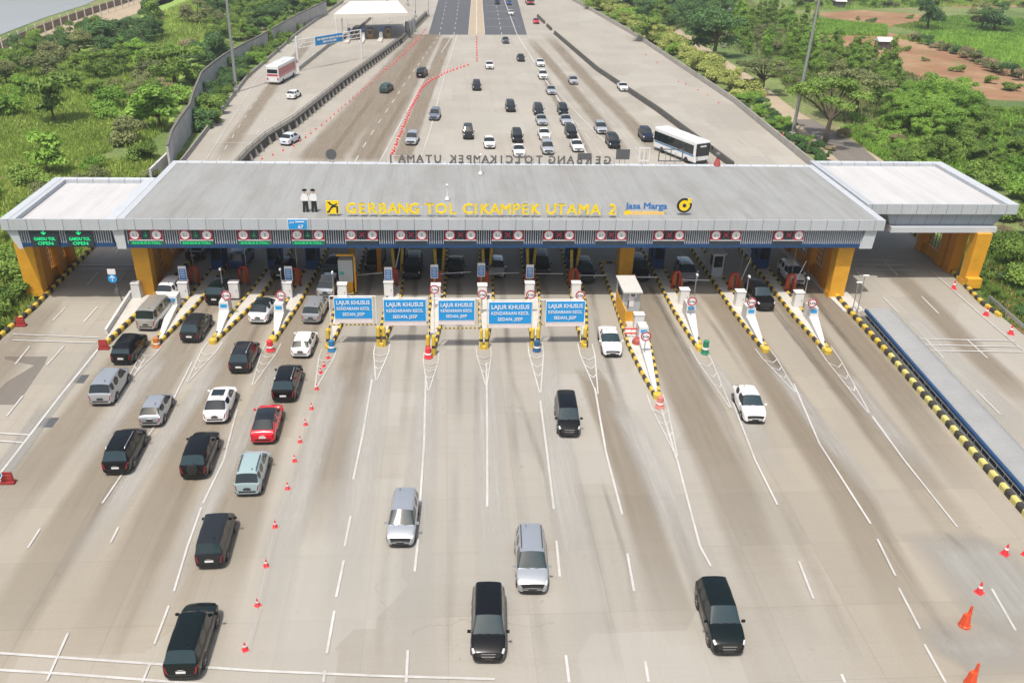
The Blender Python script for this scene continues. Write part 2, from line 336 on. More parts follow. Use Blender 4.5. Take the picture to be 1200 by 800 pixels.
def thing(name, label, cat, loc=(0, 0, 0), rz=0, group=None):
    o = bpy.data.objects.new(name, None); COL.objects.link(o); o.location = loc; o.rotation_euler = (0, 0, rz); o.empty_display_size = .3
    return tag(o, label, cat, group)
def struct(o, kind='structure'): o['kind'] = kind; return o
KIDS = {}
def kids(o): return [c for c in bpy.data.objects if c.parent == o]
def dup(root, loc, rz=0, label=None, group=None, scale=None, ch=None):
    r = root.copy(); COL.objects.link(r); r.location = loc; r.rotation_euler = (0, 0, rz)
    if scale: r.scale = scale
    if label: r['label'] = label
    if group: r['group'] = group
    for c in (ch if ch is not None else list(root.children)):
        k = c.copy(); COL.objects.link(k); k.parent = r
        for g in list(c.children):
            q = g.copy(); COL.objects.link(q); q.parent = k
    return r
DG = lambda: bpy.context.evaluated_depsgraph_get()
def text_mesh(txt, h, depth=.04, bold=.012, width=None, align='CENTER'):
    """upright lettering in the XZ plane facing -Y, capital height h, origin at the bottom centre; bold strokes by stepped copies"""
    cu = bpy.data.curves.new('txt', 'FONT'); cu.body = txt; cu.size = h/.73; cu.extrude = depth/2; cu.align_x = align; cu.resolution_u = 2
    o = bpy.data.objects.new('txt', cu); COL.objects.link(o)
    me = bpy.data.meshes.new_from_object(o.evaluated_get(DG())); bpy.data.objects.remove(o); bpy.data.curves.remove(cu)
    n = len(me.vertices); co = np.empty(n*3, 'f'); me.vertices.foreach_get('co', co); co = co.reshape(-1, 3)
    if width and n:
        wd = co[:, 0].max()-co[:, 0].min(); co[:, 0] = (co[:, 0]-(co[:, 0].max()+co[:, 0].min())/2)*width/wd
    fs = [tuple(p.vertices) for p in me.polygons]; bpy.data.meshes.remove(me); V, F = [], []
    for q, (dx, dz) in enumerate(((-1, -.6), (0, 0), (1, .6), (1, -.6), (-1, .6)) if bold else ((0, 0),)):
        F += [tuple(i+len(V) for i in f) for f in fs]
        V += [(x+dx*bold, -z_-.003*q, y+dz*bold) for x, y, z_ in co.tolist()]
    m = bpy.data.meshes.new('lettering'); m.from_pydata(V, [], F); m.update(); return m
def text(txt, h, m, parent, loc, name='lettering', depth=.04, bold=.012, width=None, flip=False):
    me = text_mesh(txt, h, depth, bold, width); me.materials.append(m); me.name = name
    o = link(name, me, parent, loc)
    if flip: o.rotation_euler = (0, 0, math.pi)
    return o

# ------------------------------------------------------------------ ground, water, roads
b = MB(); b.sheet([(-900, -60), (900, -60), (900, 1500), (-900, 1500)], -.30); struct(b.build('ground', GROUND))
def gp(pts, z=0): return [G(*p, z)[:2] for p in pts]
plaza = [(-37.7, -20), (-37.7, 70.6), (-37.05, 89), tuple(G(215, 190)[:2]), tuple(G(290, 90)[:2]), tuple(G(350, 40)[:2]), tuple(G(400, 5)[:2]), tuple(G(462, -60)[:2]), tuple(G(608, -60)[:2]), tuple(G(670, 0)[:2]), tuple(G(740, 40)[:2]), tuple(G(800, 80)[:2]), tuple(G(860, 120)[:2]), tuple(G(945, 190)[:2]), (54.6, 94), (52.6, 76), (52.1, 60), (52, -20)]
b = MB(); b.prism(plaza, -.6, 0); struct(b.build('toll_plaza_pavement', CONC))
b = MB(); b.sheet(gp([(-420, 95), (0, 41), (52, 21), (100, 6), (120, -3), (160, -30), (-420, -30)], -.2), -.2); struct(b.build('water', WATER))
b = MB(); b.sheet(gp([(-60, 70), (0, 48), (60, 28), (112, 9), (150, 0), (200, -20), (240, -20), (200, 3), (160, 16), (115, 33), (60, 52), (0, 74), (-60, 96)], -.26), -.26); struct(b.build('bare_soil_bank', TRACK))
b = MB()
b.sheet(gp([(955, 16), (1010, 12), (1080, 17), (1085, 28), (1040, 32), (985, 26)], -.26), -.26)
b.sheet(gp([(965, 42), (1040, 38), (1075, 46), (1130, 62), (1210, 92), (1210, 120), (1150, 116), (1085, 95), (1040, 78), (990, 70)], -.26), -.26)
b.sheet(gp([(1045, 0), (1200, -4), (1260, 8), (1120, 9)], -.26), -.26)
b.sheet(gp([(1150, 300), (1210, 330), (1300, 430), (1300, 500), (1200, 392), (1166, 362)], -.26), -.26)
struct(b.build('ploughed_field', SOIL))
b = MB(); b.sheet(gp([(790, 30), (838, 62), (884, 92), (930, 128), (985, 160), (1050, 195), (1100, 235), (1010, 235), (960, 180), (912, 138), (872, 104), (820, 72), (770, 38)], -.25), -.25); struct(b.build('dirt_road', TRACK))
b = MB(); b.sheet(gp([(930, 140), (952, 140), (1010, 172), (1030, 190), (985, 190)], -.244), -.244); struct(b.build('side_road_asphalt', ASPH2))
b = MB()
b.sheet(gp([(-40, 148), (40, 142), (105, 128), (140, 150), (130, 175), (85, 190), (-40, 215)], -.26), -.26)
b.sheet(gp([(165, 8), (200, -4), (330, -4), (300, 12), (235, 20), (190, 45), (165, 38)], -.26), -.26)
b.sheet(gp([(960, 26), (1030, 30), (1040, 40), (960, 40)], -.254), -.254); b.sheet(gp([(1050, 44), (1100, 36), (1210, 40), (1210, 80), (1130, 60)], -.254), -.254)
b.sheet(gp([(985, 150), (1005, 146), (1060, 180), (1120, 240), (1090, 240), (1040, 190)], -.24), -.24)
struct(b.build('grass_patch', GRASSY))
# far carriageways
b = MB()
b.sheet(gp([(502, 41), (549.5, 41), (557, -60), (531, -60)], .004), .004); b.sheet(gp([(567.5, 41), (617.5, 41), (590, -60), (562, -60)], .004), .004)
struct(b.build('asphalt_road', ASPH))
b = MB(); b.sheet(gp([(549.5, 41), (567.5, 41), (562, -60), (557, -60)], .004), .004); struct(b.build('road_median', TRACK))
b = MB(); b.sheet(gp([(5, 417.5), (56, 417.5), (52, 427), (20, 474), (-20, 474), (8, 447), (40, 428), (6, 421)], .005), .005); struct(b.build('asphalt_patch', ASPH2))

# stains and wear
class Strips:
    def __init__(s): s.v = []; s.f = []; s.a = []; s.mi = []; s.done = []
    def strip(s, pts, wds, mi, edge=.35, fade=(.15, .15), px=True, op=1.0):
        """soft-edged strip along pts (photo px on the ground) with width in metres"""
        P = [G(*p) if px else Vector((*p, 0)) for p in pts]; Q = []; W = []
        for i in range(len(P)-1):
            n = max(2, int((P[i+1]-P[i]).length/2.5))
            for j in range(n): Q.append(P[i].lerp(P[i+1], j/n)); W.append(wds[i]+(wds[i+1]-wds[i])*j/n)
        Q.append(P[-1]); W.append(wds[-1]); n = len(Q); b0 = len(s.v); A2 = np.array([(q.x, q.y) for q in Q]); wm = max(W); used = set()
        for lv, B2, wb_ in s.done:                         # strips that cross lie on different levels
            if np.sqrt(((A2[:, None]-B2[None])**2).sum(-1)).min() < (wm+wb_)/2+1.6: used.add(lv)
        lv = next(i for i in range(99) if i not in used); s.done.append((lv, A2, wm)); z = .014+.005*lv
        for i in range(n):
            d = Q[min(i+1, n-1)]-Q[max(i-1, 0)]; nn = Vector((-d.y, d.x, 0)).normalized(); u = i/(n-1)
            fa = min(1, u/max(fade[0], 1e-3), (1-u)/max(fade[1], 1e-3)); jit = random.uniform(-.08, .08)
            for t, a in ((-1, 0), (-1+2*edge*.8, 1), (0, 1), (1-2*edge*.8, 1), (1, 0)):
                q = Q[i]+nn*W[i]/2*(t+jit*(a > 0)); s.v.append((q.x, q.y, z)); s.a.append(a*fa*op)
        for i in range(n-1):
            for j in range(4): s.f.append((b0+i*5+j, b0+i*5+j+1, b0+i*5+j+6, b0+i*5+j+5)); s.mi.append(mi)
    def build(s, name, mats):
        print('stain levels', max(q[0] for q in s.done)+1)
        me = bpy.data.meshes.new(name); me.from_pydata(s.v, [], s.f)
        for mm in mats: me.materials.append(mm)
        me.polygons.foreach_set('material_index', s.mi); at = me.attributes.new('cover', 'FLOAT', 'POINT'); at.data.foreach_set('value', s.a); me.update()
        return link(name, me)
st = Strips(); TAN, DK, PA, CE = 0, 1, 2, 3
# tan lanes left, right
for pts, w0 in (([(170, 300+95), (100, 480), (-30, 640)], 3.6), ([(258, 330), (215, 400), (120, 560), (-40, 800)], 3.6), ([(320, 330), (285, 400), (190, 600), (90, 800)], 3.8), ([(372, 340), (345, 400), (290, 560), (215, 790)], 4.0), ([(425, 395), (400, 500), (372, 640)], 3.2)):
    st.strip(pts, [w0]*len(pts), TAN, fade=(.05, .3), op=.5, edge=.25)
for pts, w0 in (([(745, 330), (790, 430), (850, 560), (930, 760)], 3.8), ([(835, 340), (915, 455), (1000, 590), (1100, 800)], 3.6), ([(900, 320), (990, 450), (1090, 580), (1180, 700)], 3.4), ([(945, 330), (1040, 440), (1150, 590)], 3.0), ([(690, 430), (740, 560), (800, 760)], 2.6)):
    st.strip(pts, [w0]*len(pts), TAN, fade=(.05, .45), op=.68, edge=.25)
st.strip([(1040, 310), (1130, 400), (1210, 480)], [3.2]*3, TAN, op=.7); st.strip([(60, 350), (10, 420), (-60, 500)], [4, 4, 4], TAN, op=.5)
# tyre and oil tracks in each lane
for pts, w0, op in (([(437, 310), (430, 350), (422, 412), (412, 470)], 1.1, .85), ([(487, 320), (485, 370), (479, 430), (470, 520)], 1.1, .8), ([(537, 322), (539, 370), (538, 430), (536, 520)], 1.1, .75), ([(586, 318), (592, 370), (598, 440), (606, 560)], 1.0, .6), ([(636, 322), (645, 380), (658, 450)], 1.0, .6), ([(690, 330), (702, 390), (745, 520), (790, 640)], 1.1, .7), ([(665, 310), (672, 360), (690, 440)], .7, .5),
        ([(760, 330), (790, 385), (845, 480), (905, 610)], 1.2, .95), ([(800, 335), (838, 385), (895, 470)], 1.0, .5), ([(842, 330), (880, 385), (950, 480), (1000, 560)], 1.2, .9), ([(893, 345), (935, 400), (1000, 480), (1040, 540)], 1.1, .95), ([(943, 335), (985, 390), (1035, 450)], 1.0, .8),
        ([(330, 330), (292, 400), (262, 470)], .9, .55), ([(262, 330), (226, 390), (205, 440)], .9, .5), ([(390, 330), (372, 380), (350, 440)], .9, .5), ([(600, 440), (640, 560), (670, 700)], .8, .35), ([(705, 560), (735, 660), (750, 760)], .6, .45), ([(560, 430), (556, 560)], .8, .3), ([(510, 430), (500, 560)], .8, .3)):
    st.strip(pts, [w0*.8]*len(pts), DK, edge=.45, fade=(.05, .6), op=op*.72)
for y0 in (78, 84): pass
for pts, w0 in (([(905, 425), (960, 500), (1040, 600)], 1.6), ([(830, 420), (880, 500), (920, 570)], 1.8), ([(985, 430), (1030, 490), (1090, 560)], 1.6), ([(725, 470), (770, 560), (830, 690)], 2.2), ([(262, 415), (225, 470), (150, 570), (60, 700)], 1.6), ([(195, 415), (150, 470), (80, 560)], 1.6), ([(330, 420), (300, 480), (240, 600), (170, 740)], 1.6), ([(400, 430), (370, 520), (330, 640), (300, 790)], 2.0), ([(446, 420), (420, 560), (390, 760)], 2.6), ([(571, 420), (575, 600), (590, 790)], 2.0), ([(640, 420), (665, 600), (700, 790)], 2.2), ([(503, 430), (490, 600), (478, 790)], 2.0), ([(1005, 352), (1100, 460), (1200, 560)], 1.4), ([(1060, 365), (1130, 440), (1210, 520)], 2.4)):
    st.strip(pts, [w0, w0*1.2]+[w0*1.3]*(len(pts)-2), PA, fade=(.1, .35), op=.7)
for pts, w0, op in (([(590, 430), (612, 600), (640, 790)], .9, .4), ([(668, 520), (705, 680), (725, 790)], .9, .45), ([(775, 560), (815, 680), (850, 790)], 1.0, .55), ([(905, 560), (960, 680), (1010, 790)], 1.1, .5), ([(1000, 560), (1070, 680), (1140, 790)], 1.1, .45), ([(536, 520), (530, 660), (522, 790)], .8, .35), ([(465, 520), (452, 660), (440, 790)], .8, .3), ([(250, 500), (190, 640), (120, 790)], 1.0, .35), ([(160, 520), (90, 640), (10, 770)], 1.0, .4)):
    st.strip(pts, [w0]*len(pts), DK, edge=.5, fade=(.3, .1), op=op*.42)
# worn brown lanes beyond the gate
for pts, w0 in (([(372, 190), (432, 120), (500, 40)], 7.5), ([(425, 190), (465, 120), (508, 40)], 5.0), ([(470, 190), (495, 120), (525, 44)], 3.0)): st.strip(pts, [w0]*3, TAN, edge=.2, fade=(.02, .02), op=.75)
for pts, w0 in (([(380, 190), (440, 110)], 1.0), ([(430, 190), (478, 110)], 1.0), ([(775, 185), (735, 140), (690, 95), (640, 40)], 3.5), ([(735, 185), (700, 140), (650, 80), (620, 45)], 3.0), ([(690, 185), (660, 130), (632, 80)], 2.0), ([(255, 190), (320, 100), (370, 40)], 3.0)): st.strip(pts, [w0]*len(pts), TAN, fade=(.1, .2), op=.7)
for pts, w0 in (([(1110, 620), (1160, 680), (1240, 760)], 7.0), ([(1120, 720), (1180, 800)], 6.0), ([(60, 470), (20, 530), (-40, 600)], 1.6)): st.strip(pts, [w0]*len(pts), CE, op=.9)
st.strip([(1108, 622), (1150, 665), (1200, 722)], [.5]*3, DK, op=.8)
st.strip([(118, 402), (60, 480), (10, 550), (-60, 640)], [1.0]*4, CE, fade=(.02, .02), op=.8)
struct(st.build('tyre_and_oil_stains', [WORN, OIL, PALE, CEM]))

# painted markings
mk = MB(); MZ = .048; MK = [0]
def mz():
    MK[0] += 1; return MZ+.0008*(MK[0] % 24)
def line(pts, wd=.15):
    P = [G(*p) for p in pts]; z = mz(); wd *= .86
    for i in range(len(P)-1):
        a, c = P[i], P[i+1]; d = (c-a).normalized(); n = Vector((-d.y, d.x, 0))*wd/2
        mk.add([(a.x-n.x, a.y-n.y, z), (c.x-n.x, c.y-n.y, z), (c.x+n.x, c.y+n.y, z), (a.x+n.x, a.y+n.y, z)], [(0, 1, 2, 3)])
def dash(pts, on, off, wd=.15, ph=0):
    P = [G(*p) for p in pts]; s = ph; z = mz(); wd *= .86
    for i in range(len(P)-1):
        a, c = P[i], P[i+1]; L = (c-a).length; d = (c-a)/L; n = Vector((-d.y, d.x, 0))*wd/2; t = s
        while t < L:
            q0 = a+d*max(t, 0); q1 = a+d*min(t+on, L)
            if t+on > 0: mk.add([(q0.x-n.x, q0.y-n.y, z), (q1.x-n.x, q1.y-n.y, z), (q1.x+n.x, q1.y+n.y, z), (q0.x+n.x, q0.y+n.y, z)], [(0, 1, 2, 3)])
            t += on+off
        s = t-L
line([(117, 407), (70, 465), (12, 540), (-60, 632)], .2)
for seg in ([(-20, 764), (150, 776), (300, 786), (440, 792), (580, 796)], [(-20, 784), (80, 790), (200, 799), (300, 806)]): line(seg, .18)
for seg in ([(436, 445), (425, 510), (414, 562)], [(411, 605), (404, 640)], [(403, 657), (394, 700)], [(392, 716), (383, 766)], [(381, 786), (379, 800)], [(499, 440), (497, 520), (492, 593)], [(490, 632), (486, 670)], [(478, 762), (476, 800)], [(570, 425), (571, 500), (571, 594)], [(633, 470), (641, 530), (649, 597)], [(652, 634), (656, 676)], [(663, 768), (667, 800)], [(697, 455), (710, 530), (729, 603)], [(735, 649), (743, 693)], [(756, 775), (760, 800)],
        [(775, 480), (795, 545), (820, 640), (833, 664)], [(858, 470), (885, 540), (911, 592)], [(936, 658), (953, 702)], [(930, 450), (960, 520), (1020, 614)], [(1028, 632), (1049, 675)], [(1053, 689), (1078, 737)], [(1083, 755), (1108, 800)], [(1022, 488), (1060, 540), (1122, 618)], [(1162, 690), (1190, 739)], [(986, 790), (990, 800)], [(985, 362), (1040, 425), (1025, 488)][:1] + [(985, 362)]):
    if len(seg) > 1 and seg[0] != seg[-1]: line(seg, .16)
for seg in ([(278, 480), (262, 540), (238, 590)], [(236, 595), (220, 640), (204, 693)], [(198, 710), (181, 755)], [(176, 778), (167, 800)], [(47, 620), (33, 642)], [(139, 618), (130, 636)], [(80, 742), (55, 798)], [(170, 420), (136, 475)], [(225, 425), (205, 465), (120, 590)]): line(seg, .14)
for seg in ([(15, 392), (117, 396)], [(15, 399), (113, 402)], [(-20, 507), (36, 510)], [(-20, 516), (28, 519)], [(92, 311), (165, 311)], [(88, 316), (165, 316)], [(1062, 397), (1190, 400)], [(1068, 404), (1195, 407)], [(1074, 411), (1200, 413)], [(1000, 305), (1050, 306)], [(1000, 310), (1060, 311)], [(1000, 316), (1072, 317)]): line(seg, .2)
for seg in ([(77, 360), (62, 376)], [(114, 360), (98, 378)], [(35, 406), (18, 427)], [(75, 406), (55, 428)], [(27, 464), (8, 488)], [(115, 320), (102, 334)], [(148, 319), (140, 330)], [(140, 290), (136, 297)], [(1034, 348), (1053, 367)], [(1080, 348), (1100, 368)], [(1084, 397), (1106, 420)], [(1133, 398), (1157, 420)], [(1144, 458), (1172, 486)], [(1036, 307), (1052, 323)], [(1003, 318), (1010, 325)], [(1092, 318), (1150, 370), (1200, 412)]): line(seg, .16)
# far apron lanes
dash([(416, 190), (432, 162), (470, 105), (515, 41)], 3.2, 4.5, .2)
dash([(445, 190), (500, 88), (531, 41)], 30, 1.5, .2)
line([(492, 190), (505, 150), (522, 85), (536, 41)], .18); dash([(515, 41), (528, -20)], 4, 6, .2); dash([(532, 41), (541, -20)], 4, 6, .2)
line([(568, 41), (562.5, -30)], .2); line([(549, 41), (555, -30)], .2); line([(558.5, 41), (558.5, -30)], .35); line([(606, 41), (640, 95), (670, 140), (691, 190)], .3); line([(606, 41), (587, -10)], .25); dash([(588, 41), (577, -20)], 4, 6, .2)
for y in (7, 14, 22.5, 32): line([(569, y), (612-(40-y)*.25, y-.3)], .25)
line([(603, 40), (650, 105), (702, 160), (735, 190)][1:], .2); dash([(612, 60), (640, 100), (680, 150), (712, 190)], 4, 5, .15); dash([(640, 60), (760, 190)], 4, 5, .15); dash([(820, 130), (900, 190)], 4, 6, .15)
dash([(280, 190), (330, 110), (370, 60)], 3, 5, .15); line([(240, 190), (300, 95), (352, 42)], .15); line([(250, 168), (298, 168)], .15); dash([(254, 190), (305, 110), (356, 45)], 2.5, 4, .15)
# hatched chevrons in front of each island nose
def chev(nx, ny, ex, ey, wl, n=3):
    a, e = G(nx, ny), G(ex, ey); d = (e-a); L = d.length; d /= L; s = Vector((-d.y, d.x, 0)); P = lambda t, u: (lambda q: (q.x, q.y))(a+d*t*L+s*u)
    def seg(p, q, wd=.095):
        p, q = Vector((*p, 0)), Vector((*q, 0)); dd = (q-p).normalized(); nn = Vector((-dd.y, dd.x, 0))*wd/2; z = mz()
        mk.add([(p.x-nn.x, p.y-nn.y, z), (q.x-nn.x, q.y-nn.y, z), (q.x+nn.x, q.y+nn.y, z), (p.x+nn.x, p.y+nn.y, z)], [(0, 1, 2, 3)])
    for sg in (-1, 1): seg(P(-.25, sg*wl), P(.05, sg*wl)); seg(P(.05, sg*wl), P(1, sg*.05))
    for i in range(n):
        t = .1+.22*i; wv = wl*(1-t*.95); seg(P(t, -wv), P(t+.09, 0)); seg(P(t, wv), P(t+.09, 0))
CH = [(447, 412, 441, 446), (505, 422, 502, 458), (567, 414, 570, 452), (628, 412, 633, 460), (688, 414, 700, 462), (772, 476, 793, 535), (824, 420, 856, 478), (900, 418, 932, 460), (975, 420, 1018, 484), (383, 418, 370, 455), (316, 412, 296, 452), (246, 410, 220, 448), (176, 412, 150, 446)]
for c in CH: chev(*c, .62)
struct(mk.build('road_markings', WHITE_LINE))
# two drain grates in the left shoulder
for i, (x, y) in enumerate(((93, 444), (56, 495))):
    p = G(x, y); b = MB(); b.box((0, 0, .012), (1.1, 1.3, .02))
    for k in range(5): b.box((-.4+.2*k, 0, .026), (.05, 1.2, .012))
    o = b.build('drain_grate', GREYD); o.location = p; tag(o, ('dark drain grate in the left shoulder, nearer to the gate', 'dark drain grate in the left shoulder, the one closer to the viewer')[i], 'drain')

# ------------------------------------------------------------------ the toll gate canopy
FY = 76.6                                                    # front plane
X0, X1, BY = -28.6, 40.8, 95.2
canopy = thing('toll_canopy', 'long grey flat-roofed toll gate canopy on yellow columns spanning all the lanes', 'toll gate', (6, 86, 0))
O = Vector((6, 86, 0))
def cpart(b, name, mats, parent=None, smooth=False):
    """a part of the canopy, modelled in world metres"""
    b.v = [(x-O.x, y-O.y, z-O.z) for x, y, z in b.v]
    return b.build(name, mats, parent or canopy, smooth)
def slab(x0, x1, y0, y1, ztop, zdeck, rim, mats, name, cant=0.0):
    """roof with a raised rim round a sunken deck; rim tops slope inwards"""
    b = MB(); ri = rim
    o_ = [(x0, y0), (x1, y0), (x1, y1), (x0, y1)]; i_ = [(x0+ri, y0+.45), (x1-ri, y0+.45), (x1-ri, y1-.45), (x0+ri, y1-.45)]
    vs = [(x, y, ztop) for x, y in o_]+[(x, y, ztop-.10) for x, y in i_]+[(x, y, zdeck) for x, y in i_]+[(x, y, ztop-1.0) for x, y in o_]
    fs = []
    for k in range(4):
        j = (k+1) % 4; fs += [(k, j, 4+j, 4+k), (4+k, 4+j, 8+j, 8+k), (12+k, 12+j, j, k)]
    b.add(vs, fs, 0); b.add([(x, y, ztop-1.0) for x, y in o_], [(3, 2, 1, 0)], 0)
    r = cpart(b, 'roof_rim', mats[0])
    d = MB(); d.sheet([(x-(.004 if x > (x0+x1)/2 else -.004), y) for x, y in i_], zdeck+.01); cpart(d, name, mats[1]); return r
slab(X0, X1, FY, BY, 8.42, 8.28, .55, (ALUJ, ROOFG), 'roof_deck')
slab(-38.4, X0-.01, FY+.01, 89.2, 8.36, 7.86, 1.1, (ALUJ, ROOFW), 'roof_deck')
slab(X1+.05, 56.2, 80.75, 96.2, 8.62, 8.15, .9, (ALUJ, ROOFW), 'roof_deck')
# louvred screen under the front band
def screen(x0, x1, y, ztop, zbot):
    b = MB(); b.box(((x0+x1)/2, y+.22, (ztop+zbot)/2), (x1-x0, .1, ztop-zbot), mi=0)
    cpart(b, 'screen_back', BACKD)
    b = MB(); x = x0+.15
    while x < x1-.1: b.box((x, y+.09, (ztop+zbot)/2), (.08, .16, ztop-zbot-.02)); x += .205
    f = cpart(b, 'louvre_fins', FIN); f['kind'] = 'stuff'
    b = MB(); b.box(((x0+x1)/2, y+.10, ztop+.06), (x1-x0, .34, .12)); cpart(b, 'top_beam', NAVYD)
    b = MB(); b.box(((x0+x1)/2, y+.10, zbot-.17), (x1-x0, .42, .34)); cpart(b, 'bottom_beam', NAVY)
SY = FY+.42
screen(-37.2, -29.2, SY, 7.32, 6.05); screen(-28.2, 39.2, SY, 7.32, 5.95)
for xa, xb, sgn in ((-38.2, -37.2, 1), (-29.2, -28.2, 0), (39.2, 40.3, -1)):       # slanted cladding end plates
    b = MB(); y0, y1 = SY-.2, SY+.5
    off = .55*sgn
    vs = [(xa, y0, 7.40), (xb, y0, 7.40), (xb+off*.3, y0, 5.55), (xa+off+.25, y0, 5.55)]
    vs += [(x, y1, z) for x, _, z in vs]
    b.add(vs, [(0, 1, 2, 3), (7, 6, 5, 4), (0, 4, 5, 1), (1, 5, 6, 2), (2, 6, 7, 3), (3, 7, 4, 0)]); cpart(b, 'end_plate', ALU)
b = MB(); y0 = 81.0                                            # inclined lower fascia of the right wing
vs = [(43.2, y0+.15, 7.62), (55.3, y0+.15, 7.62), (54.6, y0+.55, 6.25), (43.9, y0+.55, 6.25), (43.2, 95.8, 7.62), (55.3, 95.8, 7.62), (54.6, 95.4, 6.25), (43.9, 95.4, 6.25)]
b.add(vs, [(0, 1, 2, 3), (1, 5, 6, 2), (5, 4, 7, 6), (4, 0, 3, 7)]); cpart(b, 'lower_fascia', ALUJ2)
b = MB(); b.box((49.25, 88.2, 5.95), (10.9, 14.6, .56)); cpart(b, 'lower_band', ALU)
b = MB(); b.box((6.0, 86.2, 7.22), (68.4, 17.6, .36)); cpart(b, 'soffit', CEIL)
b = MB(); b.box((-33.4, 83.2, 7.15), (8.6, 11.4, .36)); cpart(b, 'soffit', CEIL)
# roof-light ridge cable and lightning rods on the roof
for px, py, h in ((524, 235, 1.6), (563, 205, 2.2)):
    p = G(px, py, 8.3); b = MB(); b.tube([(p.x, p.y, 8.28), (p.x, p.y, 8.3+h)], .04, 6); b.lathe([(.18, 0), (.24, .1), (.16, .3), (0.02, .42)], (p.x, p.y, 8.3), 8); b.lathe([(.1, 0), (.13, .12), (.02, .25)], (p.x, p.y, 8.3+h-.2), 8)
    cpart(b, 'lightning_rod', CABW)
# columns: pairs of yellow portals with a low wall and a grille between them
def col(x, y, w, d, z, lean=0.0, mi=YEL, taper=1.0):
    b = MB(); w0 = w*.92
    vs = [(x-w0/2, y-d/2, 0), (x+w0/2, y-d/2, 0), (x+w0/2, y+d/2, 0), (x-w0/2, y+d/2, 0)]
    vs += [(x-w/2+lean, y-d/2-.25, z), (x+w/2+lean, y-d/2-.25, z), (x+w/2+lean, y+d/2, z), (x-w/2+lean, y+d/2, z)]
    b.add(vs, [(3, 2, 1, 0), (4, 5, 6, 7), (0, 1, 5, 4), (1, 2, 6, 5), (2, 3, 7, 6), (3, 0, 4, 7)])
    b.box((x, y, .28), (w0+.08, d+.08, .56)); b.box((x, y, 1.9), (w0+.03, d+.03, .05)); return cpart(b, 'column', mi)
def portal(x, ys, w, lean, grille=True, top=6.9):
    for i, y in enumerate(ys): col(x, y, w if i == 0 else w*.8, 1.1, top, lean, YEL if i == 0 else ORG)
    for i in range(1, len(ys)-1 if len(ys) > 2 else 1):
        ya, yb = ys[i]+.5, ys[i+1]-.5
        b = MB(); b.box((x, (ya+yb)/2, .55), (.5, yb-ya, 1.1)); cpart(b, 'low_wall', ORG); b = MB(); b.box((x, (ya+yb)/2, 5.1), (.5, yb-ya, .5)); cpart(b, 'tie_beam', ORG)
        if grille:
            g_ = MB(); z = 1.15
            for k in range(7): yy = ya+(yb-ya)*k/6; g_.box((x, yy, 3.0), (.06, .06, 3.7))
            for k in range(7): g_.box((x, (ya+yb)/2, 1.3+.58*k), (.05, yb-ya, .05))
            cpart(g_, 'grille', GREYD)
portal(-38.0, (79.6, 81.3, 84.6, 87.4), 1.6, 0)
portal(-27.8, (79.4, 81.2, 85.2, 90.8), 1.5, 0)
portal(38.1, (78.4, 80.4, 84.6, 90.8), 1.6, .05)
portal(53.4, (81.35, 84.8, 86.4, 91.0), 1.5, .05, top=5.66)
b = MB(); b.box((53.4, 80.45, .5), (1.5, .7, 1.0)); cpart(b, 'plinth', YEL)
col(18.05, 83.2, 1.5, 1.3, 7.0); col(-9.4, 85.5, .5, .6, 7.0); col(-6.6, 84.5, .45, .6, 7.0, 0, ORG)

# lettering on the roof
Z0 = 8.62
def roof_sign(name, label, cat): return thing(name, label, cat, (0, 0, 0))
rs = thing('rooftop_sign', 'row of separate bright yellow letters standing along the front of the grey roof', 'sign', G(565, 251, 8.45))
chars = [('G', 412), ('E', 424.5), ('R', 436.5), ('B', 448.5), ('A', 460.5), ('N', 473), ('G', 485.5), ('T', 503.5), ('O', 517), ('L', 530), ('C', 548), ('I', 557.5), ('K', 568), ('A', 580), ('M', 592.5), ('P', 604.5), ('E', 615), ('K', 627), ('U', 645.5), ('T', 657), ('A', 670), ('M', 683.5), ('A', 697.5), ('2', 717.5)]
for c, x in chars:
    p = G(x, 250.5+(x-565)*.004, Z0); text(c, 1.0, SIGNY, rs, p-rs.location, 'letter', .12, .032)
b = MB(); a, e = G(405, 250.5, Z0)-rs.location, G(725, 251, Z0)-rs.location
for dz in (.0, .62): b.tube([a+Vector((0, .1, dz)), e+Vector((0, .1, dz))], .02, 6)
for k in range(17): q = a.lerp(e, k/16); b.tube([q+Vector((0, .12, -.34)), q+Vector((0, .12, .64))], .02, 6)
b.build('support_rail', GREYM, rs)
# emblem plate left of the letters
p = G(390, 250.5, Z0-.1); t = thing('emblem_plate', 'square yellow plate with a black curved emblem on the roof, left of the yellow letters', 'emblem', p)
b = MB(); b.box((0, 0, .62), (1.15, .08, 1.2)); b.box((-.3, .1, -.1), (.05, .05, .3)); b.box((.3, .1, -.1), (.05, .05, .3)); b.build('plate', SIGNY, t)
b = MB()
for pts in ([(-.5, .1), (-.28, .12), (-.12, .45), (.1, .62), (.34, .62), (.34, .08), (.5, .08), (.5, .72), (.2, .8), (-.1, .72), (-.3, .4), (-.38, .26), (-.5, .24)], [(-.42, 1.12), (-.2, 1.12), (-.08, .92), (.12, .86), (.44, 1.0), (.44, .88), (.12, .74), (-.18, .82)]):
    n = len(pts); b.add([(x, -.05, z) for x, z in pts]+[(x, -.043, z) for x, z in pts], [tuple(range(n)), tuple(range(n, 2*n))[::-1]]+[(i, (i+1) % n, n+(i+1) % n, n+i) for i in range(n)])
b.build('emblem', BLKS, t)
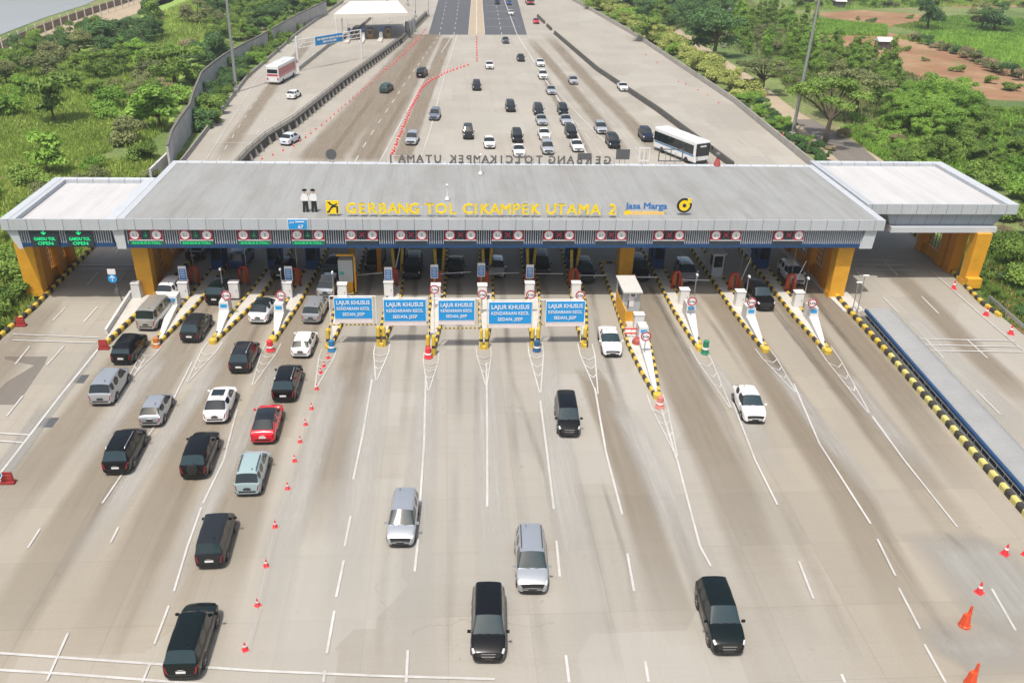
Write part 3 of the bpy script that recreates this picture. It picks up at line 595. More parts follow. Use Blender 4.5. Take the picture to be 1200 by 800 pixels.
# two officers painted on flat cut-out boards
for i, (px, l) in enumerate(((358.5, 'flat cut-out board of a saluting officer on the roof, left of the pair'), (368.5, 'flat cut-out board of an officer in a cap on the roof, right of the pair'))):
    p = G(px, 248.5, 8.3); t = thing('figure_board', l, 'cut-out board', p, 0, 'cut-out figures on the roof')
    def flat(name, pts, m, y0, parent=t, th=.03):
        b = MB(); n = len(pts); b.add([(x, y0-th/2, z) for x, z in pts]+[(x, y0+th/2, z) for x, z in pts], [tuple(range(n)), tuple(range(n, 2*n))[::-1]]+[(i_, (i_+1) % n, n+(i_+1) % n, n+i_) for i_ in range(n)]); return b.build(name, m, parent)
    s = 1 if i == 0 else -1
    flat('trousers', [(-.26, .0), (-.05, .0), (.0, .75), (.06, .0), (.3, .0), (.25, 1.02), (-.22, 1.02)], BLKS, 0)
    flat('shirt', [(-.24, 1.0), (.26, 1.0), (.30, 1.4), (.24, 1.66), (.08, 1.74), (-.08, 1.74), (-.24, 1.66), (-.40, 1.3), (-.33, 1.08), (-.26, 1.16)], WHT, -.002)
    flat('belt', [(-.25, .97), (.27, .97), (.27, 1.05), (-.25, 1.05)], BLKS, -.022)
    a8 = [math.pi*2*k/14 for k in range(14)]
    flat('face', [(.02+.13*math.cos(q), 1.88+.17*math.sin(q)) for q in a8], mat('board_skin', (.52, .33, .22), .6), -.004)
    flat('cap', [(-.2*s, 1.96), (.20*s, 1.96), (.24*s, 2.12), (.0, 2.2), (-.2*s, 2.1)][::s], BLKS, -.012)
    if i == 0: flat('arm', [(.24, 1.6), (.5, 1.38), (.2, 1.95), (.14, 1.9), (.38, 1.44), (.24, 1.44)], WHT, -.02)
    b = MB(); b.box((0, .12, .5), (.05, .05, 1.1)); b.build('prop', GREYM, t)
# script sign and ring emblem
p = G(757, 246, Z0+.1); t = thing('script_sign', 'blue cursive lettering over a pale orange line on the roof, right of the yellow letters', 'sign', p)
text('Jasa Marga', .62, JBLUE, t, (0, 0, .10), 'lettering', .08, .025, 3.9)
b = MB(); b.box((-.1, 0, -.33), (3.7, .07, .34)); b.build('underline', JORG, t); b = MB(); b.disc((-1.75, -.05, -.3), .3, .06); b.build('dot', SIGNY, t)
b = MB()
for x in (-1.6, -.4, .8, 1.7): b.box((x, .1, -.3), (.04, .04, 1.0))
b.build('support_rail', GREYM, t)
p = G(801, 249, Z0-.05); t = thing('ring_emblem', 'round black and yellow ring emblem standing on the roof, rightmost of the roof signs', 'emblem', p)
b = MB(); b.disc((0, 0, .68), .70, .08, r_in=.47, n=32); b.build('outer_ring', BLKS, t)
b = MB(); b.disc((0, -.02, .68), .50, .09, r_in=.19, n=32); b.build('inner_ring', SIGNY, t); b = MB(); b.disc((0, -.03, .68), .16, .1); b.build('hub', BLKS, t)
b = MB(); b.box((.42, -.05, 1.13), (.34, .09, .42), 0); b.build('flag', SIGNY, t); b = MB(); b.box((0, .1, .0), (.06, .06, 1.0)); b.build('support_rail', GREYM, t)
# letters along the back edge, seen from behind
rb = thing('rear_rooftop_sign', 'row of dark letters along the back edge of the roof, seen from behind', 'sign', (6, BY-.2, 8.35))
ln = 'GERBANG TOL CIKAMPEK UTAMA 1'; xs = dict()
pos = [712, 699.5, 686, 0, 668, 656, 645, 0, 633.5, 0, 0]
allx = {}
def spread(word, xa, xb):
    for i, c in enumerate(word): yield c, xa+(xb-xa)*(i/(max(1, len(word)-1)))
for wd, xa, xb in (('GERBANG', 712, 647), ('TOL', 632, 607), ('CIKAMPEK', 597, 531), ('UTAMA', 513, 471), ('1', 458, 458)):
    for c, x in spread(wd, xa, xb):
        p = PL(x, 187.2, BY-.2); text(c, .85, LETB, rb, (p.x-6, 0, .12), 'letter', .1, .03, flip=True)
b = MB(); xa, xb = PL(452, 187, BY-.2).x-6, PL(720, 187, BY-.2).x-6
b.tube([(xa, .08, .15), (xb, .08, .15)], .02, 6); b.tube([(xa, .08, .8), (xb, .08, .8)], .02, 6)
for k in range(15): q = xa+(xb-xa)*k/14; b.box((q, .08, .4), (.04, .04, .85))
b.build('support_rail', GREYM, rb)
# sign backs along the rear edge
def rear_panel(px, py, wd, ht, label, m=GREYD, rnd=False, frame=False):
    p = PL(px, py, BY-.15); t = thing('rear_sign_panel', label, 'sign', (p.x, BY-.15, 8.35)); z = p.z-8.35
    b = MB()
    if rnd: b.disc((0, 0, z), wd/2, .06, n=24)
    elif frame:
        b.box((0, 0, z+ht/2-.05), (wd, .08, .1)); b.box((0, 0, z-ht/2+.05), (wd, .08, .1)); b.box((-wd/2+.05, 0, z), (.1, .08, ht-.2)); b.box((wd/2-.05, 0, z), (.1, .08, ht-.2)); b.box((0, 0, z), (.07, .08, ht-.2))
    else: b.box((0, 0, z), (wd, .08, ht))
    b.build('panel', m, t)
    b = MB(); b.box((-wd*.2, .06, z/2), (.06, .06, abs(z)+.5)); b.box((wd*.2, .06, z/2), (.06, .06, abs(z)+.5)); b.build('post', GREYM, t)
rear_panel(388, 181, 1.15, 1.15, 'round dark sign back standing on the back edge of the roof', GREYD, True)
rear_panel(730, 181, 1.5, 1.1, 'square dark sign back at the rear of the roof, right of the dark letters', GREYD)
rear_panel(786, 182, 2.7, 1.4, 'large open-framed sign back on the rear roof edge beside the white coach', GREYD, frame=True)
rear_panel(685, 183.5, 1.5, .7, 'low dark sign back on the rear roof edge among the dark letters', GREYD)
rear_panel(755, 181, 1.2, 1.5, 'thin pale frame on the rear roof edge between two sign backs', CABW, frame=True)
p = PL(841, 186.5, BY-.15); t = thing('red_roof_figure', 'small dull red sculpture-like fitting on the rear roof edge right of the coach', 'fitting', (p.x, BY-.15, 8.35))
b = MB(); b.lathe([(.42, 0), (.34, .3), (.2, .7), (.12, .9)], (0, 0, 0), 10); b.build('base', mat('dull_red', (.36, .07, .06), .6), t); b = MB(); b.lathe([(.12, 0), (.3, .15), (.3, .4), (.15, .55)], (0, 0, .9), 10); b.build('cap', GREYD, t)

# lane signs on the louvred screen
def ring_sign(parent, x, z, txt, r=.40, y=0):
    d = MB(); d.box((x, y+.04, z), (r*2.08, .06, r*2.06)); s = d.build('sign_plate', RED, parent)
    d = MB(); d.disc((x, y, z), r*.98, .05); d.build('disc', WHT, s)
    d = MB(); d.disc((x, y-.02, z), r*.98, .05, r_in=r*.86); d.build('ring', RED, s)
    text(txt, r*.55, mat('sign_grey', (.16, .15, .16), .5), s, (x, y-.035, z-r*.28), 'lettering', .02, 0, r*(.8 if len(txt) > 1 else .35))
ls = [171, 230, 298, 361, 424, 482, 539.5, 595, 655, 716, 784, 850.5, 924]
for i, px in enumerate(ls):
    p = PL(px, 279, SY-.12); ordn = ('first', 'second', 'third', 'fourth', 'fifth', 'sixth', 'seventh', 'eighth', 'ninth', 'tenth', 'eleventh', 'twelfth', 'thirteenth')[i]
    green = i < 4
    t = thing('lane_sign', f'lane sign with two red-rimmed white discs, {ordn} from left along the canopy', 'lane sign', (p.x, SY-.10, 5.85), 0, 'lane signs along the canopy front')
    ring_sign(t, -.95, 1.0, '2.1', .46); ring_sign(t, .95, 1.0, '5', .46)
    b = MB(); b.box((0, .03, 1.02), (.75, .06, .8)); m_ = b.build('signal_panel', DARKP, t)
    b = MB()
    if green: b.tube([(0, -.01, 1.3), (0, -.01, .85)], .04, 5); b.tube([(-.17, -.01, 1.0), (0, -.01, .8)], .04, 5); b.tube([(.17, -.01, 1.0), (0, -.01, .8)], .04, 5); b.build('signal', mat('led_green_dim', (.02, .35, .14), .5, emit=.15), m_)
    else: b.tube([(-.2, -.01, .82), (.2, -.01, 1.22)], .04, 5); b.tube([(.2, -.012, .82), (-.2, -.012, 1.22)], .04, 5); b.build('signal', RED_LED, m_)
    b = MB(); b.box((0, .0, .48), (2.9, .04, .06)); b.build('ledge', CABW, t)
    b = MB(); b.box((0, .02, .24), (2.85, .08, .38)); f = b.build('message_strip', GRN if green else DARKP, t)
    if green: text('KHUSUS E-TOLL', .20, GREEN_LED, f, (0, -.03, .14), 'lettering', .02, .004, 2.4)
for i, px in enumerate((53, 94)):
    p = PL(px, 280, SY-.15); t = thing('led_sign', ('dark board with green lit arrow and words over the left wing, outer of two', 'dark board with green lit arrow and words over the left wing, inner of two')[i], 'display', (p.x, SY-.16, 5.75))
    b = MB(); b.box((0, 0, .85), (2.25, .16, 1.6)); b.box((0, -.02, 1.70), (2.35, .3, .06)); b.build('housing', DARKP, t)
    b = MB(); b.tube([(0, -.1, 1.52), (0, -.1, 1.2)], .07, 5); b.tube([(-.2, -.1, 1.38), (0, -.1, 1.16)], .06, 5); b.tube([(.2, -.1, 1.38), (0, -.1, 1.16)], .06, 5); b.build('arrow', GREEN_LED, t)
    text('GARDU TOL', .30, GREEN_LED, t, (0, -.10, .62), 'lettering', .02, .01, 1.8); text('OPEN', .30, GREEN_LED, t, (0, -.10, .2), 'lettering', .02, .01, 1.3)
p = PL(349.5, 269, FY); t = thing('distance_sign', 'small blue sign with white writing fixed on the grey canopy front', 'sign', (p.x, FY-.06, p.z))
b = MB(); b.box((0, 0, .52), (1.75, .06, .95)); b.build('border', WHT, t); b = MB(); b.box((0, -.03, .52), (1.65, .04, .86)); b.build('panel', BLUE, t)
text('KM', .2, WHT, t, (-.5, -.06, .6), 'lettering', .02, .004); text('67', .34, WHT, t, (.25, -.06, .15), 'lettering', .02, .01); b = MB(); b.box((.2, -.06, .75), (.8, .02, .09)); b.build('line', WHT, t)

# ------------------------------------------------------------------ toll islands
def striped_kerb(pts, closed=False, step=.62, wd=.26, ht=.34, cols=(0, 1), ph=0):
    b = MB(); P = [Vector((*p[:2], 0)) for p in pts]; run = []; 
    if closed: P.append(P[0])
    for i in range(len(P)-1):
        n = max(1, round((P[i+1]-P[i]).length/step))
        for j in range(n): run.append((P[i].lerp(P[i+1], j/n), P[i].lerp(P[i+1], (j+1)/n)))
    for i, (a, c) in enumerate(run):
        d = (c-a).normalized(); n = Vector((-d.y, d.x, 0)); w2, t2, h = wd/2, wd*.30, ht+random.uniform(-.008, .008)
        prof = [(-w2, 0), (-w2*.98, h*.75), (-t2, h), (t2, h), (w2*.98, h*.75), (w2, 0)]
        a2, c2 = a+d*.012, c-d*.012
        vs = [a2+n*x+Vector((0, 0, z)) for x, z in prof]+[c2+n*x+Vector((0, 0, z)) for x, z in prof]
        b.add(vs, [(0, 1, 2, 3, 4, 5), (11, 10, 9, 8, 7, 6)]+[(k, k+6, k+7, k+1) for k in range(5)], cols[(i+ph) % 2])
    return b
isl = [(183, 405, 243, 335), (250, 402, 310, 335), (320, 400, 368, 312), (385, 409, 408, 340), (447, 406, 463, 345), (505, 417, 514, 345), (567, 409, 571, 340), (627, 408, 624, 340), (685, 407, 676, 340), (770, 466, 722, 330), (820, 410, 786, 345), (897, 412, 852, 345), (970, 414, 916, 345)]
def isl_pt(i, Y):
    a, c = G(*isl[i][:2]), G(*isl[i][2:]); f = (Y-a.y)/(c.y-a.y)
    x = a.x+(c.x-a.x)*f if Y < c.y else c.x+(c.x-a.x)*(Y-c.y)/(c.y-a.y)*.4
    return x
ISLS = []
names = ['leftmost', 'second from left', 'third from left', 'fourth from left', 'fifth from left', 'sixth from left', 'middle', 'eighth from left', 'ninth from left', 'long-nosed', 'third from right', 'second from right', 'rightmost']
for i, (nx, ny, gx, gy) in enumerate(isl):
    n0 = G(nx, ny); yn = n0.y; x0 = n0.x; t = thing('toll_island', f'pale toll island with black and yellow kerb, {names[i]} in the row' if i != 9 else 'long-nosed toll island with black and yellow kerb beneath the grey booth', 'toll island', (x0, yn, 0), 0, 'toll islands')
    ISLS.append(t); W = .62 if i not in (9,) else .95; long_ = 9.5 if i != 9 else 11
    def P(dy, s): return (isl_pt(i, yn+dy)-x0+s, dy)
    outline = [P(.0, -.16), P(.0, .16), P(long_*.35, W*.62), P(long_*.8, W), P(long_, W), P(17, W), P(27.5, W), P(27.5, -W), P(17, -W), P(long_, -W), P(long_*.8, -W), P(long_*.35, -W*.62)]
    b = MB(); b.prism([(x*.93 if abs(x) > .3 else x, y+.05) for x, y in outline], 0, .20); b.build('top', ISL, t)
    striped_kerb(outline, True).build('kerb', [KY, KB], t)
    if i not in (3, 4, 5, 6, 7, 8):
        b = MB(); b.lathe([(.34, 0), (.34, .36), (.24, .47), (.05, .50)], (0, .02, 0), 12); b.build('nose_block', KY, t)
    # white pedestal sloping down towards the nose, blue plaque on its front
    yp = {0: 365, 1: 372, 2: 374, 9: 402, 10: 374, 11: 378, 12: 378}.get(i)
    if yp:
        px = {0: 204, 1: 264, 2: 328, 9: 753, 10: 808, 11: 878, 12: 951}[i]; q = G(px, yp); dy = q.y-yn; cx = q.x-x0
        b = MB(); vs = []
        for (dx, y, z) in ((.50, dy, 1.35), (.50, dy+.9, 1.45), (.30, .9, .30)): pass
        w2, w3 = .52, .28; nx_ = isl_pt(i, yn+1.0)-x0
        w2 = .44; w3 = .16; vs = [(nx_-w3, 1.0, .2), (nx_+w3, 1.0, .2), (cx+w2, dy, .2), (cx+w2, dy+1.2, .2), (cx-w2, dy+1.2, .2), (cx-w2, dy, .2), (nx_-w3, 1.0, .27), (nx_+w3, 1.0, .27), (cx+w2, dy-.15, .72), (cx+w2*.9, dy, 1.5), (cx+w2*.9, dy+1.2, 1.5), (cx-w2*.9, dy+1.2, 1.5), (cx-w2*.9, dy, 1.5), (cx-w2, dy-.15, .72)]
        b.add(vs, [(0, 1, 7, 6), (1, 2, 8, 7), (0, 6, 13, 5), (6, 7, 8, 13), (2, 3, 10, 9, 8), (3, 4, 11, 10), (4, 5, 13, 12, 11), (8, 9, 12, 13), (9, 10, 11, 12)])
        pd = b.build('pedestal', WCON, t)
        b = MB(); a_ = math.atan2(.15, .75); b.box((cx, dy-.075, 1.16), (.56, .05, .34)); b.build('plaque', mat('plaque_blue', (.02, .30, .62), .4), pd)
# low wedge island on the far left with its own kerb (between the left road and the first lane)
n0 = G(123, 404); t = thing('kerbed_wedge_island', 'pale wedge-shaped divider with one striped kerb, between left bypass and first lane', 'traffic island', n0)
pr = [(0, 0), (.1, 0), (1.3, 8.5), (2.0, 13.5), (3.0, 24), (1.0, 24), (-.6, 14), (-.9, 10), (-.6, 4)]
b = MB(); b.prism(pr, 0, .22); b.build('top', ISL, t)
striped_kerb([(.15, -.1), (1.35, 8.4), (2.05, 13.5), (3.1, 24)], ht=.42, wd=.34).build('kerb', [KY, KB], t)
b = MB(); b.bar((-.35, 1.6, .2), (-.75, 10, .2), .22, .5); b.bar((-.75, 10.1, .2), (-.4, 13.4, .2), .22, .5); b.build('parapet', WCON, t)
# kerbs of the outer edges
def kerb_thing(pts, label, ph=0, cols=(KY, KB), ht=.38, wd=.36, step=.7):
    o = G(*pts[0]); b = striped_kerb([(G(*p)-o)[:2] for p in pts], ht=ht, wd=wd, step=step); k = b.build('striped_kerb', list(cols)); k.location = o; return tag(k, label, 'kerb')
kerb_thing([(-60, 455), (0, 396), (40, 362), (100, 300), (128, 271)], 'black and yellow kerb along the outer left edge under the left wing')
kerb_thing([(1172, 372), (1150, 356), (1080, 283), (1058, 262)], 'black and yellow kerb along the outer right edge under the right wing')
kerb_thing([(958, 322), (985, 355), (1042, 418)], 'bright black and yellow kerb at the upper end of the covered walkway', ht=.45, wd=.42)
kerb_thing([(1042.5, 418.6), (1100, 486), (1200, 602), (1290, 706)], 'faded black and yellow kerb along the lower part of the covered walkway', cols=(KYP, KB), ht=.45, wd=.42)
# right pier strip with columns standing on it
b = MB(); b.prism([(37.55, 74.5), (39.6, 74.5), (40.2, 96), (37.0, 96)], 0, .16); tag(b.build('pier_island', ISL), 'low concrete strip beneath the right inner yellow columns', 'traffic island')

# ------------------------------------------------------------------ equipment on the islands
def side_word(px): return 'left' if px < 400 else ('central' if px < 700 else 'right')
pn = ['leftmost lane island', 'second island from left', 'third island from left', 'fourth island from left', 'fifth island from left', 'sixth island from left', 'middle island', 'eighth island from left', 'ninth island from left', 'long-nosed island', 'third island from right', 'second island from right', 'rightmost island']
# white height-limit discs on posts
def height_sign(px, py, label, z=2.1, hgt=1.0):
    p = G(px, py, z); t = thing('height_limit_sign', label, 'road sign', (p.x, p.y, 0), 0, 'round height limit signs')
    b = MB(); b.tube([(0, .06, .2), (0, .06, z)], .045, 8); b.build('post', GREYM, t)
    b = MB(); b.disc((0, 0, z), .44, .04); s = b.build('disc', WHT, t); b = MB(); b.disc((0, -.012, z), .44, .04, r_in=.33); b.build('ring', RED, s)
    text('2.1m', .2, BLKS, s, (0, -.03, z-.1), 'lettering', .02, .006, .55)
for (px, py, i) in ((265, 346, 1), (329, 346, 2), (811, 353, 10), (881, 354, 11), (952, 355, 12), (757, 394, 9), (509, 339, 5), (565, 345, 6), (622, 345, 7), (680, 346, 8)):
    height_sign(px, py, f'round white height limit disc with red rim on the {pn[i]}')
# white cabinets
def cabinet(px, py, i, wd=.85, dp=.7, ht=1.5):
    p = G(px, py); t = thing('control_cabinet', f'plain white equipment cabinet standing on the {pn[i]}', 'cabinet', (p.x, p.y, .2), 0, 'white cabinets on the islands')
    b = MB(); b.box((0, 0, ht/2), (wd, dp, ht)); b.box((0, 0, ht+.03), (wd+.1, dp+.1, .06)); b.build('body', CABW, t)
    b = MB(); b.box((0, -dp/2-.006, ht*.5), (wd*.8, .012, ht*.8)); d = b.build('door', CABW, t); b = MB(); b.box((wd*.28, -dp/2-.02, ht*.5), (.04, .03, .2)); b.build('handle', GREYD, d)
for px, py, i in ((217, 350, 0), (276, 350, 1), (338, 350, 2), (402, 352, 3), (456, 349, 4), (511, 353, 5), (565, 353, 6), (620, 350, 7), (674, 350, 8), (800, 358, 10), (865, 360, 11), (933, 361, 12), (747, 388, 9)): cabinet(px, py, i)
p = G(162, 350); t = thing('roadside_cabinet', 'tapered white concrete block at the foot of the left yellow column', 'block', p)
b = MB(); b.box((0, 0, .8), (.85, .8, 1.6), 0, 0, .85); b.build('body', WCON, t); b = MB(); b.box((0, 0, 1.64), (.8, .75, .08)); b.build('cap', WCON, t)
# red guard hoops
def guard(px, py, i, c):
    p = G(px, py); t = thing('guard_hoop', f'upright red painted guard hoop on the {pn[i]}', 'guard', (p.x, p.y, .2), 0, 'red guard hoops before the booths')
    b = MB(); b.tube([(-.36, 0, 0), (-.36, 0, 1.55), (-.26, 0, 1.75), (.26, 0, 1.75), (.36, 0, 1.55), (.36, 0, 0)], .13, 8); b.build('hoop', c, t, True)
    b = MB(); b.box((0, .5, .8), (.3, .3, 1.6)); b.build('card_reader', BORG, t)
for px, py, i in ((229, 335, 0), (287, 335, 1), (348, 337, 2), (413, 341, 3), (461, 337, 4), (511, 341, 5), (566, 340, 6), (620, 338, 7), (671, 337, 8), (791, 340, 10), (858, 342, 11), (924, 343, 12)): guard(px, py, i, BREDP)
# small blue and white information boards
def board(px, py, i, z=2.3):
    p = G(px, py, z); t = thing('lane_info_board', f'small upright blue and white board on the {pn[i]}', 'board', (p.x, p.y, .2), 0, 'upright blue boards on the islands')
    b = MB(); b.tube([(0, .06, 0), (0, .06, z)], .05, 8); b.build('post', GREYM, t); z -= .2
    b = MB(); b.box((0, 0, z), (.72, .08, 1.4)); s = b.build('panel', WHT, t)
    b = MB(); b.box((0, -.045, z-.08), (.60, .02, 1.05)); b.build('blue_field', mat('pale_sign_blue', (.10, .27, .60), .45), s)
    b = MB()
    for k in range(4): b.box((0, -.06, z+.28-.22*k), (.4-.08*(k % 2), .01, .06))
    b.build('writing', WHT, s)
for px, py, i in ((214, 320, 0), (338, 320, 2), (455, 321, 4), (509, 318, 5), (564, 316, 6), (621, 318, 7)): board(px, py, i)
# thin poles with small cameras
def cpole(px, py, i, ht=3.0, dy=0):
    p = G(px, py); t = thing('camera_pole', f'thin pole with a small camera on the {pn[i]}', 'camera pole', (p.x, p.y, .2), 0, 'thin camera poles')
    b = MB(); b.tube([(0, 0, 0), (0, 0, ht)], .04, 8); b.build('pole', GREYM, t); b = MB(); b.box((0, -.1, ht), (.16, .34, .16)); b.build('camera', CABW, t)
for px, py, i in ((263, 352, 1), (332, 352, 2), (392, 356, 3), (812, 358, 10), (872, 360, 11), (940, 362, 12)): cpole(px, py, i)
for px, py, i in ((229, 330, 0), (291, 333, 1), (350, 335, 2), (866, 330, 11), (926, 332, 12)): cpole(px, py, i, 4.4)
# boom barriers, arms down across the lanes
def boom(px, py, i, L, yaw=0, up=0.0):
    p = G(px, py); t = thing('boom_barrier', f'boom gate with white arm pivoting from the {pn[i]}', 'boom gate', (p.x, p.y, .2), yaw, 'white boom gates')
    b = MB(); b.box((0, 0, .5), (.34, .4, 1.0)); b.build('housing', BORG, t)
    b = MB(); c, s = math.cos(up), math.sin(up); b.tube([(0, -.26, .85), (L*c, -.26, .85+L*s)], .045, 8); b.build('arm', CABW, t)
for px, py, i, L, a, u in ((417, 333, 3, 2.7, .0, .10), (516, 331, 5, 3.0, 0, .06), (571, 331, 6, 3.1, 0, .03), (625, 331, 7, 2.9, 0, 0), (677, 333, 8, 2.8, 0, 0), (742, 335, 9, 2.3, 0, .0), (797, 338, 10, 2.8, 0, -.02), (463, 330, 4, 3.0, 0, 1.35), (866, 338, 11, 2.4, 0, 1.3), (929, 340, 12, 2.3, 0, 1.25)): boom(px, py, i, L, a, u)
# booths
def booth(x, y, i, m, label, w_=1.15, d_=2.4, h_=2.55, base=None):
    t = thing('toll_booth', label, 'toll booth', (x, y, .2), 0, 'toll booths under the canopy')
    b = MB(); b.box((0, 0, h_*.2), (w_, d_, h_*.4)); b.build('base', base or m, t)
    b = MB()
    for sx in (-1, 1):
        for sy in (-1, 1): b.box((sx*(w_/2-.06), sy*(d_/2-.06), h_*.65), (.12, .12, h_*.5))
    b.box((0, 0, h_*.93), (w_+.02, d_+.02, h_*.1)); b.box((0, d_*.22, h_*.64), (w_-.02, d_*.42, h_*.48)); b.build('frame', m, t)
    b = MB(); b.box((0, -d_*.2, h_*.64), (w_-.14, d_*.52, h_*.47)); b.build('window', GLASS, t)
    b = MB(); b.box((0, -.06, h_*1.0), (w_+.3, d_+.4, .1)); b.build('roof', m, t); return t
for i in (0, 1, 2, 4, 5, 6, 7, 8, 10, 11, 12):
    grey = i == 11; Y = 86.2 if not grey else 84.0
    booth(isl_pt(i, Y), Y, i, BOOTHG if grey else BOOTHB, f'{"pale grey" if grey else "dark blue"} toll booth in the shade on the {pn[i]}')
# splayed yellow steel posts behind the central boards
def splay(i, Y):
    x = isl_pt(i, Y); t = thing('yellow_posts', f'pair of tall yellow impact posts under the canopy on the {pn[i]}', 'post', (x, Y, .2), 0, 'yellow impact posts')
    for s, lean in ((-1, -.15), (1, .2)):
        b = MB(); b.tube([(s*.3, s*.5, 0), (s*.3+lean, s*.5, 3.0)], .16, 10); b.build('post', KY, t)
for i, Y in ((4, 83.5), (5, 83.5), (6, 83.5), (7, 83.6), (8, 83.2)): splay(i, Y)
# big grey booth with the air conditioner
p = G(737, 377); t = thing('raised_toll_booth', 'large grey toll booth with rooftop air conditioner and yellow base on the long-nosed island', 'toll booth', (p.x, p.y+.2, .2))
b = MB(); b.box((0, 1.2, .5), (1.5, 3.4, 1.0)); b.box((-.78, .2, .9), (.1, 4.6, 1.8)); b.build('base', YEL, t)
b = MB(); b.box((0, 1.2, 1.95), (1.55, 3.4, 1.9)); b.build('body', BOOTHG, t)
b = MB(); b.box((0, 1.1, 2.96), (1.75, 3.9, .14)); b.build('roof', mat('booth_roof', (.50, .49, .46), .7, var=.15), t)
b = MB(); b.box((-.05, -.515, 2.0), (.5, .03, 1.1)); b.build('door', CABW, t); b = MB(); b.box((-.30, -.54, 1.75), (.1, .03, .7)); b.build('slot', BLKS, t)
b = MB(); b.box((.785, 1.0, 2.1), (.03, 2.2, .9)); b.build('window', GLASS, t); b = MB(); b.box((-.785, 1.0, 2.1), (.03, 2.2, .9)); b.build('window', GLASS, t)
b = MB(); b.box((.05, -.45, 2.72), (.62, .5, .5)); ac = b.build('air_conditioner', CABW, t); b = MB(); b.disc((.05, -.71, 2.72), .2, .03, r_in=.04); b.build('fan_grille', GREYD, ac)
p = G(405, 352); t = thing('grey_gantry_booth', 'boxy grey booth with yellow lower half and yellow frame beside the fourth island', 'toll booth', (p.x, p.y+1.6, .2))
b = MB(); b.box((0, .6, .55), (1.2, 1.6, 1.1)); b.build('base', YEL, t); b = MB(); b.box((0, .6, 2.2), (1.35, 1.6, 2.2)); b.build('body', BOOTHG, t)
b = MB(); b.box((.85, 0, 1.9), (.16, .2, 3.8)); b.box((.05, 0, 3.75), (1.7, .2, .2)); b.build('frame', YEL, t); b = MB(); b.box((-.35, -.22, 2.0), (.4, .03, .3)); b.build('screen', mat('teal_screen', (.05, .35, .32), .4), t)
p = G(749, 408); t = thing('crowd_barrier', 'short red and white barrier with a reddish heap on the long-nosed island', 'barrier', p+Vector((-.4, 1.6, .2)))
b = MB()
for z in (.45, .9): b.box((0, 0, z), (1.3, .05, .12), mi=0)
for x in (-.6, 0, .6): b.box((x, .05, .5), (.07, .07, 1.0), mi=1)
b.build('rails', [CONE, CONEW], t)
b = MB(); b.lathe([(.45, 0), (.4, .3), (.2, .55)], (.3, -1.0, 0), 9); b.build('sandbag_pile', mat('dull_red', (.36, .07, .06), .6), t)

# height portals carrying the blue boards, at the noses of the central islands
boards = [(392, 349, 436, 373, 3, 385, 446), (450, 351, 499, 376, 4, 447, 503), (514, 352, 556, 375, 5, 505, 565), (573, 354, 623, 379, 6, 567, 626), (640, 353, 685, 377, 7, 627, 686)]
for j, (xa, ya, xb, yb, i, pa, pb) in enumerate(boards):
    Y = ISLS[i].location.y+.55 if j != 2 else 67.6
    a, c = PL(xa, (ya+yb)/2, Y), PL(xb, (ya+yb)/2, Y); zt, zb_ = PL((xa+xb)/2, ya, Y).z, PL((xa+xb)/2, yb, Y).z
    L, Rr = isl_pt(i, Y)+.25, isl_pt(i+1, Y)-.35
    cx = (a.x+c.x)/2; wd = c.x-a.x
    t = thing('height_portal', 'white height-limit frame with blue board of white words, ' + ('leftmost of the five', 'second of the five from left', 'middle of the five', 'fourth of the five from left', 'rightmost of the five')[j], 'height barrier', (cx, Y, 0), 0, 'blue lane boards')
    b = MB(); b.tube([(L-cx, .1, .2), (L-cx, .1, zt+.12)], .045, 8); b.build('post', CABW, t); b = MB(); b.tube([(Rr-cx, .1, .2), (Rr-cx, .1, zt+.12)], .045, 8); b.build('post', CABW, t)
    b = MB(); b.tube([(L-cx, .1, zt+.12), (Rr-cx, .1, zt+.12)], .045, 8); b.build('top_beam', CABW, t)
    b = MB(); b.box((0, .0, (zt+zb_)/2), (wd, .06, zt-zb_)); bd = b.build('board', BLUE, t); h = zt-zb_
    b = MB(); b.box((0, .01, zt+.02), (wd+.08, .07, .04)); b.box((0, .01, zb_-.02), (wd+.08, .07, .04)); b.box((-wd/2-.02, .01, (zt+zb_)/2), (.04, .07, h)); b.box((wd/2+.02, .01, (zt+zb_)/2), (.04, .07, h)); b.build('border', WHT, bd)
    for txt, zz, hh, ww in (('LAJUR KHUSUS', .69, .20, .88), ('KENDARAAN KECIL', .42, .155, .88), ('SEDAN, JEEP', .14, .155, .58)): text(txt, h*hh, WHT, bd, (0, -.04, zb_+h*zz), 'lettering', .02, .006 if zz > .6 else .003, wd*ww)
    b = MB(); b.box((0, .02, zb_-.24), (wd*1.02, .05, .36)); b.build('lower_panel', mat('faded_white_pink', (.74, .66, .65), .6, var=.12), t)
    b = MB(); n = 22
    for k in range(n):
        x0, x1 = L-cx+(Rr-L)*k/n, L-cx+(Rr-L)*(k+1)/n; b.tube([(x0, .05, 1.98), (x1, .05, 1.98)], .05, 6, k % 2)
    b.build('limit_bar', [KY, KB], t)
    b = MB()
    for q in (.2, .5, .8): b.tube([(L-cx+(Rr-L)*q, .05, 1.98), (L-cx+(Rr-L)*q, .05, zb_)], .015, 5)
    b.build('chain', GREYM, t)
# yellow nose bollards
for i, n in ((3, 1), (4, 2), (5, 2), (6, 2), (7, 2), (8, 1)):
    tt = ISLS[i]
    for k in range(n):
        x = (k-(n-1)/2)*.48; t = thing('nose_bollard', f'thick yellow and black bollard at the tip of the {pn[i]}', 'bollard', (tt.location.x+x, tt.location.y+.15, .0), 0, 'yellow nose bollards')
        b = MB(); b.lathe([(.17, 0), (.17, 1.75), (.12, 1.85)], (0, 0, 0), 10); b.build('post', KY, t); b = MB(); b.lathe([(.178, .7), (.178, .95)], (0, 0, 0), 10); b.build('band', KB, t)

